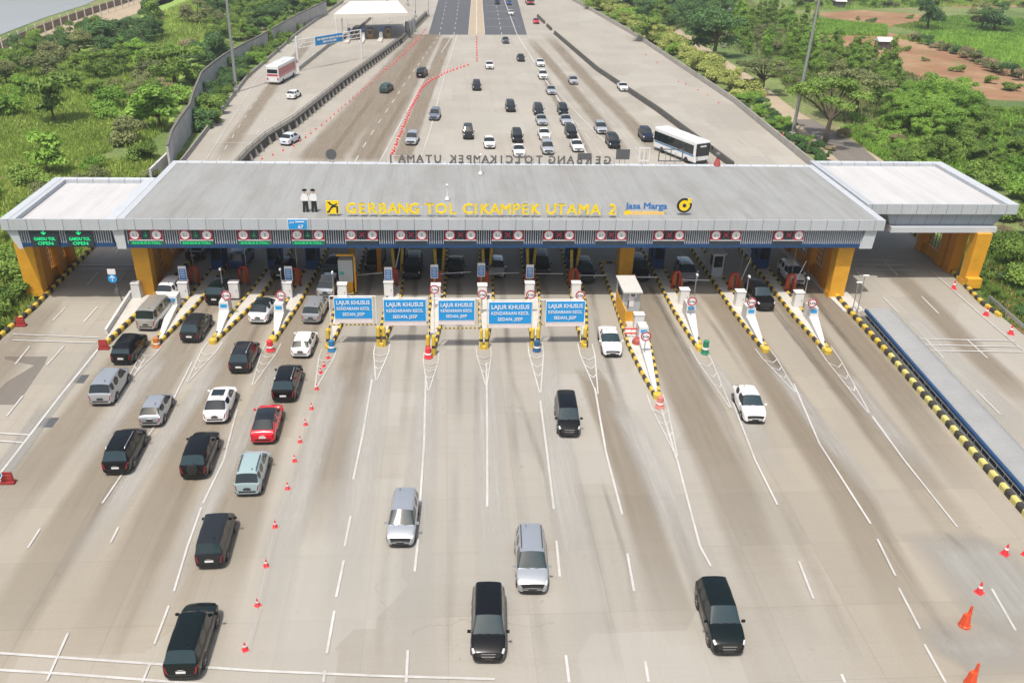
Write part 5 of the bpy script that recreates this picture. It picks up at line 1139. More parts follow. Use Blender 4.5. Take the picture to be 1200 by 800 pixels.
for kd, c, px, py, l in (('mpv', 'light_silver', 481, 170, 'pale silver car right of the red cone curve'), ('mpv', 'blue_grey', 508, 141, 'blue-grey people carrier beside the cone curve'), ('boxmpv', 'dark_grey', 549, 163, 'dark boxy car alone above the rear letters'), ('hatch', 'white', 574, 174, 'white car beside the dark boxy car above the rear letters'), ('mpv', 'dark_grey', 559, 106, 'dark grey car alone in the far centre lanes'),
        ('mpv', 'black', 607, 167, 'black car at the head of the short left column beyond the roof'), ('sedan', 'white', 609, 184, 'white car in front of the black one in the left column beyond the roof'), ('mpv', 'dark_grey', 632, 135, 'dark car at the tail of the middle column beyond the roof'), ('sedan', 'light_silver', 636, 147, 'silver-grey saloon second from the tail of the middle column'), ('sedan', 'white', 639, 164, 'white saloon third in the middle column'), ('mpv', 'light_silver', 643, 181, 'silver people carrier at the head of the middle column'),
        ('mpv', 'green_black', 661, 135, 'dark green-black car at the tail of the right column'), ('sedan', 'light_silver', 665, 147, 'pale silver saloon second in the right column'), ('mpv', 'black', 671, 162, 'black car with white nose third in the right column'), ('sedan', 'white', 678, 178, 'white saloon at the head of the right column'), ('mpv', 'dark_grey', 599, 131, 'dark car alone in front of the left column'),
        ('sedan', 'light_silver', 647, 111, 'silver saloon behind the middle column'), ('mpv', 'white', 637, 93, 'pale car second of the far white pair'), ('sedan', 'white', 634, 78, 'white saloon farther of the far white pair'), ('sedan', 'dark_grey', 611, 72, 'dark car beside the far white saloon'), ('hatch', 'light_silver', 673, 99, 'light silver car alone in the far right lane'), ('sedan', 'white', 732, 107, 'white saloon beside the dark median barrier'),
        ('mpv', 'light_silver', 706, 157, 'pale beige car behind the dark people carrier at right'), ('longmpv', 'green_black', 721, 174, 'dark green-black people carrier right of the right column'), ('suv', 'navy', 760, 166, 'dark navy off-roader beside the white coach'), ('hatch', 'white', 574, 81, 'small white car far off left of the lane line'), ('sedan', 'grey', 593, 51, 'grey car near the start of the far asphalt'), ('sedan', 'black', 583, 5, 'dark car at the top on the far asphalt'), ('hatch', 'blue', 597, 6, 'dark blue car at the top edge'), ('hatch', 'white', 599, 18, 'white car on the far asphalt below the blue one'), ('hatch', 'red', 629, 28, 'small red car far away right of the asphalt')):
    p = G(px, py); put(kd, c, px, py, T, l, ang={True: -6, False: 0}[px < 530], group=QF)
put('mpv', 'dark_teal', 449, 109, A, 'dark teal car driving away in the far left brown lane', -14, group='cars leaving beyond the gate')
put('boxmpv', 'black', 492, 91, A, 'black boxy car driving away beside the cone curve', -12, group='cars leaving beyond the gate')
put('crossover', 'white_blue', 333, 170, A, 'white and pale blue car parked by the ribbed barrier', -16, group='cars leaving beyond the gate')
put('hatch', 'white', 340, 116, A, 'small white car below the red and white coach', -12, group='cars leaving beyond the gate')
# coaches
def coach(loc, rz, label, body, band, L=11.8, W=2.5, H=3.5, front=True, winm=GLASS):
    t = thing('coach', label, 'coach', loc, rz)
    b = MB(); b.box((0, 0, H/2+.2), (W, L, H-.4)); me = b.mesh('body', body)
    o = link('body', me, t); bv = o.modifiers.new('b', 'BEVEL'); bv.width = .22; bv.segments = 3
    bpy.context.view_layer.update(); m2 = bpy.data.meshes.new_from_object(o.evaluated_get(DG())); o.modifiers.clear(); o.data = m2; m2.polygons.foreach_set('use_smooth', [False]*len(m2.polygons))
    for s in (-1, 1):
        b = MB(); b.box((s*W/2, -.2, H*.64), (.03, L-.7, H*.38)); w_ = b.build('side_windows', winm, t)
        b = MB()
        for k in range(7): b.box((s*(W/2+.012), -L/2+.8+k*(L-1.6)/6, H*.64), (.02, .07, H*.38))
        b.build('window_pillar', TRIM, w_)
        b = MB(); b.box((s*W/2, 0, H*.40), (.02, L-.8, .22)); b.build('side_stripe', band, t)
        for wy in (L*.30, -L*.28):
            b = MB(); b.lathe([(.40, -.14), (.48, -.1), (.48, .1), (.40, .14)], (0, 0, 0), 18); me = b.mesh('wheel', TYRE); me.transform(Matrix.Rotation(math.pi/2, 4, 'Y')); link('wheel', me, t, (s*(W/2-.12), wy, .48))
        b = MB(); b.tube([(s*(W/2-.1), L/2-.1, H-.5), (s*(W/2+.12), L/2+.35, H-.7)], .04, 6); b.box((s*(W/2+.12), L/2+.36, H-1.0), (.2, .12, .5)); b.build('wing_mirror', TRIM, t)
        b = MB(); b.box((s*(W/2-.38), L/2+.005, .95), (.42, .04, .22)); b.build('headlight', HEADL, t); b = MB(); b.box((s*(W/2-.25), -L/2-.005, 1.1), (.22, .04, .5)); b.build('tail_light', TAILL, t)
    b = MB(); b.box((0, L/2+.005, H*.66), (W-.14, .04, H*.52)); b.build('windscreen', GLASS, t)
    b = MB(); b.box((0, L/2+.03, H*.80), (W*.42, .03, .22)); b.build('route_board', CABW, t); b = MB(); b.box((0, L/2+.006, .55), (W-.5, .04, .42)); b.build('bumper_grille', TRIM, t)
    b = MB(); b.box((0, -L/2-.005, H*.70), (W-.5, .04, H*.2)); b.build('rear_window', GLASS, t); b = MB(); b.box((0, -.6, H+.08), (1.5, 3.2, .2), 0, 0, .85); b.build('roof_unit', body, t)
    b = MB(); b.box((0, -L/2-.006, H*.5), (W-.35, .02, .35)); b.build('rear_band', band, t)
    return t
WHB = mat('coach_white', (.76, .77, .77), .25, coat=.5); REDB = mat('coach_red', (.45, .03, .07), .3, coat=.5)
f_, r_ = G(825, 166, 3.5), G(782, 150, 3.5); dv = (f_-r_).normalized(); c = f_-dv*5.1; c.z = .006; coach(c, math.atan2(-dv.x, dv.y), 'white coach with black windscreen arriving at the right end of the rear roof', WHB, mat('coach_blue', (.05, .2, .4), .3), L=10.2)
p = G(318, 99, .2); c = p+Vector((1.2, 5.6, 0)); c.z = .006; t = coach(c, R(-10), 'white coach with a dark red upper body leaving on the far left ramp', WHB, REDB, 10.5, 2.5, 3.6, winm=REDB)
p = G(622, 6, .2); c = p+Vector((0, 5, 0)); c.z = .006; coach(c, R(0)+math.pi, 'red vehicle like a coach at the top edge of the photo', REDB, WHB, 9, 2.5, 3.2)

# ------------------------------------------------------------------ barriers and walls beyond the gate
def wallrun(pts, ht, th, m, name, label, cat, cap=None, base=0, capm=None):
    o = G(*pts[0]); P = [G(*p)-o for p in pts]; b = MB()
    L_ = []
    for i, p in enumerate(P):
        d = (P[min(i+1, len(P)-1)]-P[max(i-1, 0)]).normalized(); L_.append(Vector((-d.y, d.x, 0)))
    prof = [(-th/2, 0), (-th/2*.9, ht*.3), (-th/2*.45, ht), (th/2*.45, ht), (th/2*.9, ht*.3), (th/2, 0)] if cap is None else [(-th/2, 0), (-th/2, ht), (th/2, ht), (th/2, 0)]
    n = len(prof); vs = [P[i]+L_[i]*x+Vector((0, 0, z+base)) for i in range(len(P)) for x, z in prof]
    fs = [(i*n+k, i*n+k+1, (i+1)*n+k+1, (i+1)*n+k) for i in range(len(P)-1) for k in range(n-1)]+[tuple(range(n)), tuple((len(P)-1)*n+k for k in range(n))[::-1]]
    b.add(vs, fs); t = thing(name, label, cat, o); b.build('wall', m, t)
    if cap:
        c = MB()
        for i in range(len(P)-1): c.bar(P[i]+Vector((0, 0, ht+base)), P[i+1]+Vector((0, 0, ht+base)), th*1.5, cap)
        c.build('coping', capm or m, t)
    return t, P, L_
wallrun([(960, 201), (945, 190), (860, 120), (800, 80), (740, 40), (670, 0), (600, -42)], .95, .55, BARR, 'concrete_barrier', 'weathered concrete barrier along the far right edge of the pavement', 'barrier')
wallrun([(858, 196), (770, 130), (731, 104), (700, 83), (664, 52), (650, 40)], .85, .75, BARD, 'median_barrier', 'dark weathered median barrier, shade painted into its colour, cutting diagonally across the far apron', 'barrier')  # dark tone of the barrier's shaded side is put into its colour
for i, (x0, y0, x1, y1) in enumerate(((646, 36, 641, 31), (638, 28, 630, 20))): wallrun([(x0, y0), (x1, y1)], .8, .6, BARD, 'median_barrier', ('short barrier piece in line with the far end of the dark median barrier', 'farthest short barrier piece in line with the dark median barrier')[i], 'barrier')
t, P, Ln = wallrun([(268, 215), (290, 190), (312, 170), (344, 150), (400, 104), (440, 74), (470, 51), (500, 20)], 1.25, .4, BARD, 'ribbed_barrier', 'dark ribbed concrete barrier with top rail between the ramp and the closed lane', 'barrier', cap=.14, capm=WALLCAP)
n = 0
for i in range(len(P)-1):
    L = (P[i+1]-P[i]).length; d = (P[i+1]-P[i])/L; s = -Ln[i] if (-Ln[i]).x > 0 else Ln[i]
    for k in range(int(L/2.6)):
        q = P[i]+d*(k*2.6+.5); b = MB(); b.add([q+s*.2+d*-.12, q+s*.85+d*-.12, q+s*.3+d*-.12+Vector((0, 0, 1.15)), q+s*.2+d*-.12+Vector((0, 0, 1.15)), q+s*.2+d*.12, q+s*.85+d*.12, q+s*.3+d*.12+Vector((0, 0, 1.15)), q+s*.2+d*.12+Vector((0, 0, 1.15))], [(0, 1, 2, 3), (7, 6, 5, 4), (0, 4, 5, 1), (1, 5, 6, 2), (2, 6, 7, 3), (3, 7, 4, 0)]); b.build('rib', BARR, t); n += 1
b = MB()
for i in range(len(P)-1):
    for z in (1.65, 1.95): b.tube([P[i]+Vector((0, 0, z)), P[i+1]+Vector((0, 0, z))], .05, 5)
    L = (P[i+1]-P[i]).length
    for k in range(int(L/3)): q = P[i].lerp(P[i+1], k*3/L); b.tube([q+Vector((0, 0, 1.3)), q+Vector((0, 0, 1.97))], .035, 5)
b.build('top_rail', GREYD, t)
b = MB(); 
for i in range(len(P)-1): b.bar(P[i]+Vector((-.35, 0, 0)), P[i+1]+Vector((-.35, 0, 0)), .3, .9)
b.build('side_panel', BARR, t)
# low kerb walls of the left ramp
wallrun([(200, 205), (215, 190), (290, 92), (352, 38), (402, 3)], .7, .4, BARR, 'concrete_barrier', 'low weathered concrete barrier on the outer edge of the left ramp', 'barrier')
wallrun([(350, 83), (385, 55), (420, 36), (445, 12), (455, 0)], .8, .5, BARR, 'concrete_barrier', 'short concrete divider running under the blue gantry sign', 'barrier')
# tall wavy concrete wall at left
top = [(196, 172), (201, 155), (210, 140), (222, 124), (226, 110), (236, 86), (250, 74), (264, 64), (284, 53), (302, 44), (330, 28), (352, 16), (382, 2)]
HW = 3.9
Q = [G(x, y, HW-.3) for x, y in top]; o = Vector((Q[0].x, Q[0].y, -.3)); t = thing('boundary_wall', 'tall winding grey concrete panel wall with dark coping, left of the ramp', 'wall', o)
b = MB(); c = MB(); pst = MB()
for i in range(len(Q)-1):
    a, e = Vector((Q[i].x-o.x, Q[i].y-o.y, 0)), Vector((Q[i+1].x-o.x, Q[i+1].y-o.y, 0)); b.bar(a, e, .2, HW); c.bar(a+Vector((0, 0, HW)), e+Vector((0, 0, HW)), .34, .26)
    L = (e-a).length; k = 0
    while k*1.1 < L: q = a.lerp(e, k*1.1/L); pst.box((q.x, q.y, HW/2), (.28, .28, HW)); k += 1
b.build('panels', WALLC, t); c.build('coping', WALLCAP, t); pst.build('ribs', WALLC, t)
b = MB(); bx = G(222, 190); b.bar((G(178, 215).x, G(178, 215).y, -.3), (G(203, 190).x, G(203, 190).y, -.3), .3, 2.2); tag(b.build('low_wall', WALLC), 'low pale concrete wall stub below the tall wavy wall', 'wall')

# ------------------------------------------------------------------ far side gate on the left ramp
A_, B_, C_, D_ = G(391, 17, 6.4), G(478, 15, 6.4), G(466, 1, 6.4), G(410, 2, 6.4)
o = (A_+B_)/2; o.z = 0; t = thing('far_toll_canopy', 'distant cream toll canopy on thin white columns at the top of the left ramp', 'toll gate', o)
b = MB(); pts = [(p.x-o.x, p.y-o.y) for p in (A_, B_, C_, D_)]; b.prism(pts, 5.5, 6.4); b.build('roof', mat('cream_roof', (.74, .71, .62), .7, var=.05, scale=.3), t)
b = MB(); mid = [(sum(p[0] for p in pts)/4, sum(p[1] for p in pts)/4)]
b.add([(x*.96+mid[0][0]*.04, y*.96+mid[0][1]*.04, 6.4) for x, y in pts]+[(mid[0][0]+(x-mid[0][0])*.5, mid[0][1]+(y-mid[0][1])*.2, 7.0) for x, y in pts], [(0, 1, 5, 4), (1, 2, 6, 5), (2, 3, 7, 6), (3, 0, 4, 7), (4, 5, 6, 7)]); b.build('roof_top', mat('cream_roof_top', (.78, .76, .72), .7, var=.05), t)
for px, py in ((395, 49), (402, 47), (406, 30), (436, 28), (456, 27), (474, 26)):
    q = G(px, py)-o; b = MB(); b.tube([(q.x, q.y, 0), (q.x, q.y, 5.5)], .16, 8); b.build('column', CABW, t)
for i, (px, py) in enumerate(((417, 46), (434, 46), (455, 45))):
    q = G(px, py); k = ('leftmost', 'middle', 'rightmost')[i]
    tt = thing('far_toll_booth', f'small brown and yellow booth under the distant cream canopy, {k} of three', 'toll booth', q, 0, 'far toll booths')
    b = MB(); b.box((0, 1, 1.2), (1.3, 2.2, 2.4)); b.build('body', mat('booth_brown', (.25, .16, .06), .6), tt); b = MB(); b.box((0, 1, 2.5), (1.5, 2.5, .2)); b.build('roof', BOOTHB, tt); b = MB(); b.box((0, -.12, 1.6), (.9, .03, .7)); b.build('window', GLASS, tt)
    q = G(px-9, py+2); tt = thing('far_island', f'pale raised island with blue marker board at the distant gate, {k} of three', 'toll island', q, 0, 'far toll islands')
    b = MB(); b.box((0, 0, .2), (1.1, 10, .4)); b.build('top', ISL, tt); b = MB(); b.box((0, 2, 1.0), (.8, 1.2, 1.3)); b.build('cabinet', CABW, tt); b = MB(); b.box((0, 3.5, 2.2), (.8, .15, .9)); b.tube([(0, 3.6, .4), (0, 3.6, 2)], .05, 6); b.build('marker', mat('far_blue', (.10, .2, .5), .5), tt)
for i, (px, py) in enumerate(((477, 43), (481, 41), (485, 38))):
    q = G(px, py); tt = thing('water_tank', f'upright grey round-topped panel at the distant gate, {("left", "middle", "right")[i]} of three', 'panel', q, 0, 'grey panels at the far gate')
    b = MB(); b.lathe([(.5, 0), (.5, 3.2), (.42, 3.6), (.2, 3.75)], (0, 0, 0), 12); b.build('shell', mat('panel_grey', (.24, .26, .26), .6), tt)
# blue overhead sign on the ramp
pa, pb = G(350, 84), G(424, 69); o = pa.copy(); t = thing('gantry_sign', 'long blue sign board on a white gantry over the left ramp', 'road sign', o)
zt = 5.6; r = pb-pa
b = MB(); b.tube([(0, 0, 0), (0, 0, 7)], .2, 8); b.build('post', CABW, t); b = MB(); b.tube([r, r+Vector((0, 0, 6.2))], .2, 8); b.build('post', CABW, t)
b = MB()
for z in (4.6, 5.4, 6.2): b.tube([Vector((0, 0, z)), r+Vector((0, 0, z))], .09, 6)
for k in range(12): q = r*(k/12); b.tube([q+Vector((0, 0, 4.6)), r*((k+1)/12)+Vector((0, 0, 6.2))], .05, 5)
b.build('truss', CABW, t)
rz = math.atan2(r.y, r.x); q = r*.47+Vector((math.sin(rz)*.25, -math.cos(rz)*.25, 5.4))
b = MB(); b.box((0, 0, 0), (8.8, .1, 1.9)); bo = b.build('board', WHT, t); bo.location = q; bo.rotation_euler = (0, 0, rz)
b = MB(); b.box((0, -.06, 0), (8.5, .04, 1.66)); b.build('blue_field', BLUE, bo)
b = MB()
for z, x, ws in ((.26, -3.7, (.9, 1.5, .5, 2.1, .7, 1.1)), (-.34, -2.0, (1.2, .5, .8, 1.1))):
    for w_ in ws: b.box((x+w_/2, -.095, z), (w_, .02, .36)); x += w_+.22
b.build('writing', WHT, bo)
# poles
def mast(px, py, tx, ty, ht, label, r=.22, group=None):
    p = G(px, py); t = thing('lamp_mast', label, 'lamp post', p); b = MB()
    # lean so that the shaft passes through tx, ty
    d = (tx-600)*AR-(ty-400)*AU+CAM_F*AF; k = p.y/d.y; q = Vector((k*d.x, p.y, CAM_H+k*d.z)); v = (q-p); v = v/v.z*ht
    b.tube([(0, 0, -.3), v*.5, v], r, 10, 0, r*.55); b.build('pole', GREYM, t); b = MB(); b.box((0, 0, .35), (.9, .9, .7)); b.build('footing', BARR, t)
    b = MB(); b.lathe([(.7, 0), (.7, .15), (.3, .4)], v, 10); b.build('lamp_ring', GREYD, t); b = MB(); b.box((0, -r-.02, 1.6), (.25, .05, .7)); b.build('hatch', GREYD, t)
mast(928, 160, 960, 0, 24, 'tall grey lamp mast rising from the right roadside past the top of the photo', .30)
mast(277, 108, 265.5, 0, 24, 'tall grey lamp mast beside the left ramp', .30)
mast(742, 14, 744, 0, 14, 'distant pale pole among the right-hand trees at the top', .3); mast(848, 55, 855, 15, 9, 'thin pale pole near the big dark tree at right', .09)
for i, (px, py) in enumerate(((397, 3), (478, 4), (487, 18), (502, 17))):
    mast(px, py+3, px, py-30, 9, 'thin far lamp post by the distant gate, ' + ('leftmost', 'second', 'third', 'rightmost')[i], .1)
p = G(413, 190, 0)
# posts and wire along the water
o = G(0, 60, -.2); t = thing('post_fence', 'row of pale fence posts along the grey water, top left', 'fence', o)
pts = polyl([(-20, 76), (6, 60), (60, 38), (112, 20), (150, 8), (185, -6), (220, -20)], 34); Pp = []
for k, (x, y) in enumerate(pts):
    q = G(x, y, -.25)-o; q.z = 0; Pp.append(q); b = MB(); b.box((q.x, q.y, 1.5), (.24, .24, 3.2)); b.build('post', mat('fence_post', (.55, .53, .48), .8, var=.2), t)
b = MB()
for i in range(len(Pp)-1):
    for z in (.8, 1.7, 2.6): b.tube([Pp[i]+Vector((0, 0, z)), Pp[i+1]+Vector((0, 0, z))], .03, 4)
b.build('wires', GREYD, t)
b = MB(); P = [G(x, y-2, -.3) for x, y in polyl([(-20, 74), (6, 58), (60, 36), (112, 17), (150, 5), (185, -9)], 14)]
for i in range(len(P)-1): b.bar(P[i], P[i+1], .3, 1.8)
tag(b.build('brick_wall', mat('brownish_wall', (.24, .17, .12), .9, var=.35, scale=.5)), 'low brownish wall behind the fence posts by the grey water', 'wall')
# shed roofs in the fields
for i, (px, py) in enumerate(((1034, 58), (983, 9), (946, 6))):
    p = G(px, py, -.3); t = thing('field_hut', ('small hut with pale roof on the brown field', 'tiny pale-roofed hut at the top right', 'tiny grey-roofed hut by the lamp mast top')[i], 'hut', p)
    b = MB(); b.box((0, 0, 1.1), (3.6, 2.6, 2.2)); b.build('wall', mat('hut_dark', (.09, .08, .07), .9), t); b = MB(); b.add([(-2.1, -1.7, 2.15), (2.1, -1.7, 2.15), (2.1, 1.7, 2.15), (-2.1, 1.7, 2.15), (-2.1, 0, 3.1), (2.1, 0, 3.1)], [(0, 1, 5, 4), (2, 3, 4, 5), (0, 4, 3), (1, 2, 5), (3, 2, 1, 0)]); b.build('roof', mat('hut_roof', (.62, .62, .6), .6), t)

# ------------------------------------------------------------------ trees, shrubs, grass
LEAF = dict(meadow=leaf_mat('leaf_meadow', (.20, .30, .05, 1), (.46, .56, .14, 1)), mid=leaf_mat('leaf_mid', (.095, .175, .035, 1), (.30, .44, .09, 1)), dark=leaf_mat('leaf_dark', (.05, .115, .04, 1), (.16, .29, .095, 1)), bright=leaf_mat('leaf_bright', (.12, .26, .035, 1), (.36, .56, .10, 1)),
            yellow=leaf_mat('leaf_yellow', (.22, .28, .06, 1), (.58, .62, .20, 1)), olive=leaf_mat('leaf_olive', (.12, .155, .06, 1), (.34, .37, .15, 1)), dry=leaf_mat('leaf_dry', (.22, .185, .10, 1), (.50, .43, .26, 1)))
def leaf_cards(P, N, size, tone, aspect=1.6):
    """one bent leaf-spray quad per point"""
    n = len(P); N = N/np.maximum(np.linalg.norm(N, axis=1, keepdims=True), 1e-6)
    a = np.cross(N, rng.normal(size=(n, 3))); a /= np.maximum(np.linalg.norm(a, axis=1, keepdims=True), 1e-6); b_ = np.cross(N, a)
    s = (size*rng.uniform(.6, 1.35, n))[:, None]
    v = np.stack([P-a*s*aspect/2, P+b_*s*.42+N*s*.08, P+a*s*aspect/2-N*s*.12, P-b_*s*.42+N*s*.08], 1).reshape(-1, 3)
    f = np.arange(4*n).reshape(-1, 4); return v, f, np.repeat(tone, 4)
def cards_mesh(name, v, f, tone, m):
    me = bpy.data.meshes.new(name); n = len(f)
    me.vertices.add(len(v)); me.vertices.foreach_set('co', v.astype('f').ravel()); me.loops.add(4*n); me.loops.foreach_set('vertex_index', f.astype('i').ravel())
    me.polygons.add(n); me.polygons.foreach_set('loop_start', np.arange(0, 4*n, 4, dtype='i')); me.update(calc_edges=True)
    at = me.attributes.new('tone', 'FLOAT', 'POINT'); at.data.foreach_set('value', tone.astype('f')); me.materials.append(m); return me
def crown(kind, seed):
    """unit-ish crowns in metres; returns leaf points, normals, leaf size, tones, trunk builder"""
    g = np.random.default_rng(seed); lobes = []
    if kind == 'broad':
        H, Wd = 6.5, 3.2
        ex = g.uniform(.7, 1.3)
        for k in range(17): a = g.uniform(0, 6.28); r = Wd*math.sqrt(g.uniform(.0, 1))*.85; z = g.uniform(1.5, H-.9)*(1-.25*(r/Wd)); lobes.append((r*math.cos(a)*ex, r*math.sin(a)/ex, z, g.uniform(.6, 1.5), .75))
        n, sz = 8500, .205
    elif kind == 'bush':
        for k in range(9): a = g.uniform(0, 6.28); r = 1.7*math.sqrt(g.uniform(0, 1)); lobes.append((r*math.cos(a), r*math.sin(a), g.uniform(.5, 1.7), g.uniform(.6, 1.0), .8))
        n, sz = 4200, .165
    elif kind == 'umbrella':
        for k in range(18): a = g.uniform(0, 6.28); r = 4.2*math.sqrt(g.uniform(0, 1)); lobes.append((r*math.cos(a), r*math.sin(a), 5.2+g.uniform(-.5, .7)-.05*r*r*.6, g.uniform(.9, 1.5), .42))
        n, sz = 9000, .20
    elif kind == 'bamboo':
        for k in range(22):
            a = g.uniform(0, 6.28); r = 2.6*math.sqrt(g.uniform(0, 1)); z = g.uniform(1.0, 6.8)*(1-.12*r/2.6); lobes.append((r*math.cos(a)*(1+.06*z), r*math.sin(a)*(1+.06*z), z, g.uniform(.7, 1.25), .9))
        n, sz = 9500, .19
    elif kind == 'slender':
        for k in range(12): z = 1+k*.5; rr = 1.15*(1-abs(z-2.6)/6.5); a = g.uniform(0, 6.28); lobes.append((.45*math.cos(a), .45*math.sin(a), z, max(.4, rr), .8))
        n, sz = 4000, .17
    elif kind == 'bigleaf':
        for k in range(11): a = g.uniform(0, 6.28); r = 1.7*math.sqrt(g.uniform(0, 1)); lobes.append((r*math.cos(a), r*math.sin(a), g.uniform(1.5, 4.4), g.uniform(.8, 1.2), .7))
        n, sz = 2200, .36
    L = np.array(lobes); w = L[:, 3]**2; idx = g.choice(len(L), n, p=w/w.sum()); d = g.normal(size=(n, 3)); d /= np.linalg.norm(d, axis=1, keepdims=True)
    d[:, 2] = np.where(d[:, 2] < -.35, -d[:, 2]*.6, d[:, 2])
    rad = L[idx, 3]*(g.uniform(.25, 1, n)**.45)*(1+.22*g.normal(size=n)*.6); P = L[idx, :3]+d*rad[:, None]*np.stack([np.ones(n), np.ones(n), L[idx, 4]], 1)
    lt = g.uniform(-.22, .22, len(L))
    tone = np.clip(.5+lt[idx]+g.normal(size=n)*.16, 0, 1); N = d*.9+g.normal(size=(n, 3))*.55+np.array([0, 0, .55])
    v, f, t = leaf_cards(P, N, sz, tone); return (v, f, t), L
def trunk_mesh(kind, L, seed):
    g = random.Random(seed); b = MB()
    if kind == 'bush':
        for l in L[:5]: b.tube([(l[0]*.2, l[1]*.2, -.1), (l[0]*.6, l[1]*.6, l[2]*.5), (l[0], l[1], l[2])], .05, 5, 0, .015)
    elif kind == 'bamboo':
        for l in L[:14]: b.tube([(l[0]*.35, l[1]*.35, -.1), (l[0]*.5, l[1]*.5, l[2]*.6), (l[0], l[1], l[2]+.3)], .06, 5, 0, .02)
    else:
        fork = {'broad': 1.9, 'umbrella': 2.3, 'slender': 1.0, 'bigleaf': 1.3}[kind]; top = (g.uniform(-.2, .2), g.uniform(-.2, .2), fork); r = {'broad': .22, 'umbrella': .26, 'slender': .09, 'bigleaf': .12}[kind]
        b.tube([(0, 0, -.3), (top[0]*.6, top[1]*.3, fork*.5), top], r*1.25, 8, 0, r*.85)
        for l in sorted(L.tolist(), key=lambda q: -q[3])[:9]:
            m_ = (top[0]+(l[0]-top[0])*.5, top[1]+(l[1]-top[1])*.5, top[2]+(l[2]-top[2])*.62); b.tube([top, m_, (l[0], l[1], l[2])], r*.6, 6, 0, r*.14)
    return b.mesh('trunk', BARK)
LIB = {}
def lib(kind, leaf, var):
    k = (kind, leaf, var)
    if k not in LIB:
        kk = (kind, var)
        if kk not in LIB: (v, f, t), L = crown(kind, hash(kind) % 1 + 17*var+len(kind)*101); LIB[kk] = (v, f, t, trunk_mesh(kind, L, var))
        v, f, t, tm = LIB[kk]; LIB[k] = (cards_mesh('crown', v, f, t, LEAF[leaf]), tm)
    return LIB[k]
NAMES = dict(broad='broadleaf_tree', bush='shrub', umbrella='umbrella_tree', bamboo='bamboo_clump', slender='slender_tree', bigleaf='large_leaved_tree')
def tree(kind, leaf, px, py, sc, label, group=None, z=-.3, sz=None, hedge=False):
    me, tm = lib(kind, leaf, random.randrange(4)); p = G(px, py, z)
    t = thing(NAMES[kind], label, 'shrub' if kind == 'bush' else ('bamboo' if kind == 'bamboo' else 'tree'), p, random.uniform(0, 6.28), group); s = sc*random.uniform(.9, 1.1); t.scale = (s*random.uniform(.9, 1.12), s*random.uniform(.9, 1.12), (sz or sc)*random.uniform(.9, 1.1))
    link('crown', me, t); link('stem' if kind in ('bush', 'bamboo') else 'trunk', tm, t); return t
def inside(poly, x, y):
    c = False; n = len(poly)
    for i in range(n):
        (x0, y0), (x1, y1) = poly[i], poly[(i+1) % n]
        if (y0 > y) != (y1 > y) and x < (x1-x0)*(y-y0)/(y1-y0)+x0: c = not c
    return c
ROADW = [G(*p)[:2] for p in ((800, 32), (838, 62), (884, 92), (930, 128), (985, 160), (1050, 195), (1100, 235), (1010, 235), (960, 180), (912, 138), (872, 104), (820, 72), (780, 38))]
def fill(poly, gap, kinds, label, group, lim=400):
    """spread plants over a patch of ground (photo px outline), at least gap metres apart"""
    W_ = [G(*p)[:2] for p in poly]; xs, ys = [p[0] for p in W_], [p[1] for p in W_]; pts = []
    for _ in range(lim*25):
        x, y = random.uniform(min(xs), max(xs)), random.uniform(min(ys), max(ys))
        if not inside(W_, x, y) or inside(ROADW, x, y): continue
        if any((x-a)**2+(y-c)**2 < gap*gap for a, c in pts): continue
        pts.append((x, y))
        kd, lf, lo, hi = random.choices(kinds, [k[4] for k in kinds])[0][:4]; s = random.uniform(lo, hi)
        me, tm = lib(kd, lf, random.randrange(4)); nm = NAMES[kd]
        t = thing(nm, f'{label[kd]}', 'shrub' if kd == 'bush' else ('bamboo' if kd == 'bamboo' else 'tree'), (x, y, -.3), random.uniform(0, 6.28), f'{group}, {nm.replace("_", " ")} kind')
        t.scale = (s*random.uniform(.85, 1.15), s*random.uniform(.85, 1.15), s*random.uniform(.85, 1.15)); link('crown', me, t); link('stem' if kd in ('bush', 'bamboo') else 'trunk', tm, t)
    return len(pts)
# left belt
LB = [(-60, 150), (-60, 85), (40, 72), (95, 55), (150, 45), (165, 65), (215, 60), (245, 40), (262, 30), (280, 45), (250, 66), (230, 84), (220, 115), (198, 148), (160, 172), (138, 166), (118, 122), (60, 128)]
struct((lambda b: (b.sheet(gp(LB, -.262), -.262), b.build('scrub_ground', GRASSY))[1])(MB()))
fill(LB, 7.2, [('broad', 'mid', .62, 1.0, 5), ('broad', 'dark', .6, .95, 2), ('bush', 'bright', 1.2, 1.9, 2.5), ('bush', 'olive', 1.2, 1.8, 2), ('broad', 'olive', .6, .9, 2), ('broad', 'bright', .6, .85, 1.5), ('bush', 'dry', 1.0, 1.5, .8)], dict(broad='broadleaf tree in the dense green belt left of the winding wall', bush='rounded shrub filling the green belt left of the winding wall'), 'left belt')
fill([(100, 45), (150, 40), (185, 20), (170, 60), (120, 70)], 5, [('broad', 'dark', .8, 1.1, 3), ('bush', 'dry', 1, 1.5, 1)], dict(broad='dark tree in the clump below the soil bank at upper left', bush='dry shrub in the clump below the soil bank at upper left'), 'soil bank clump')
fill([(-60, 92), (0, 74), (60, 54), (110, 36), (120, 44), (70, 66), (0, 92)], 5, [('broad', 'dark', .6, .9, 3), ('broad', 'mid', .6, .9, 2), ('bush', 'mid', 1.0, 1.6, 2)], dict(broad='small dark tree in the line below the pale fence posts', bush='green shrub in the line below the pale fence posts'), 'fence post line')
fill([(255, 25), (240, 5), (262, -8), (395, -8), (372, 8), (330, 26), (285, 48)], 4.6, [('broad', 'mid', .7, 1.0, 3), ('broad', 'dark', .8, 1.1, 3), ('bush', 'bright', 1, 1.6, 2)], dict(broad='tree behind the winding wall near the left lamp mast', bush='bright shrub behind the winding wall near the left lamp mast'), 'wall top group')
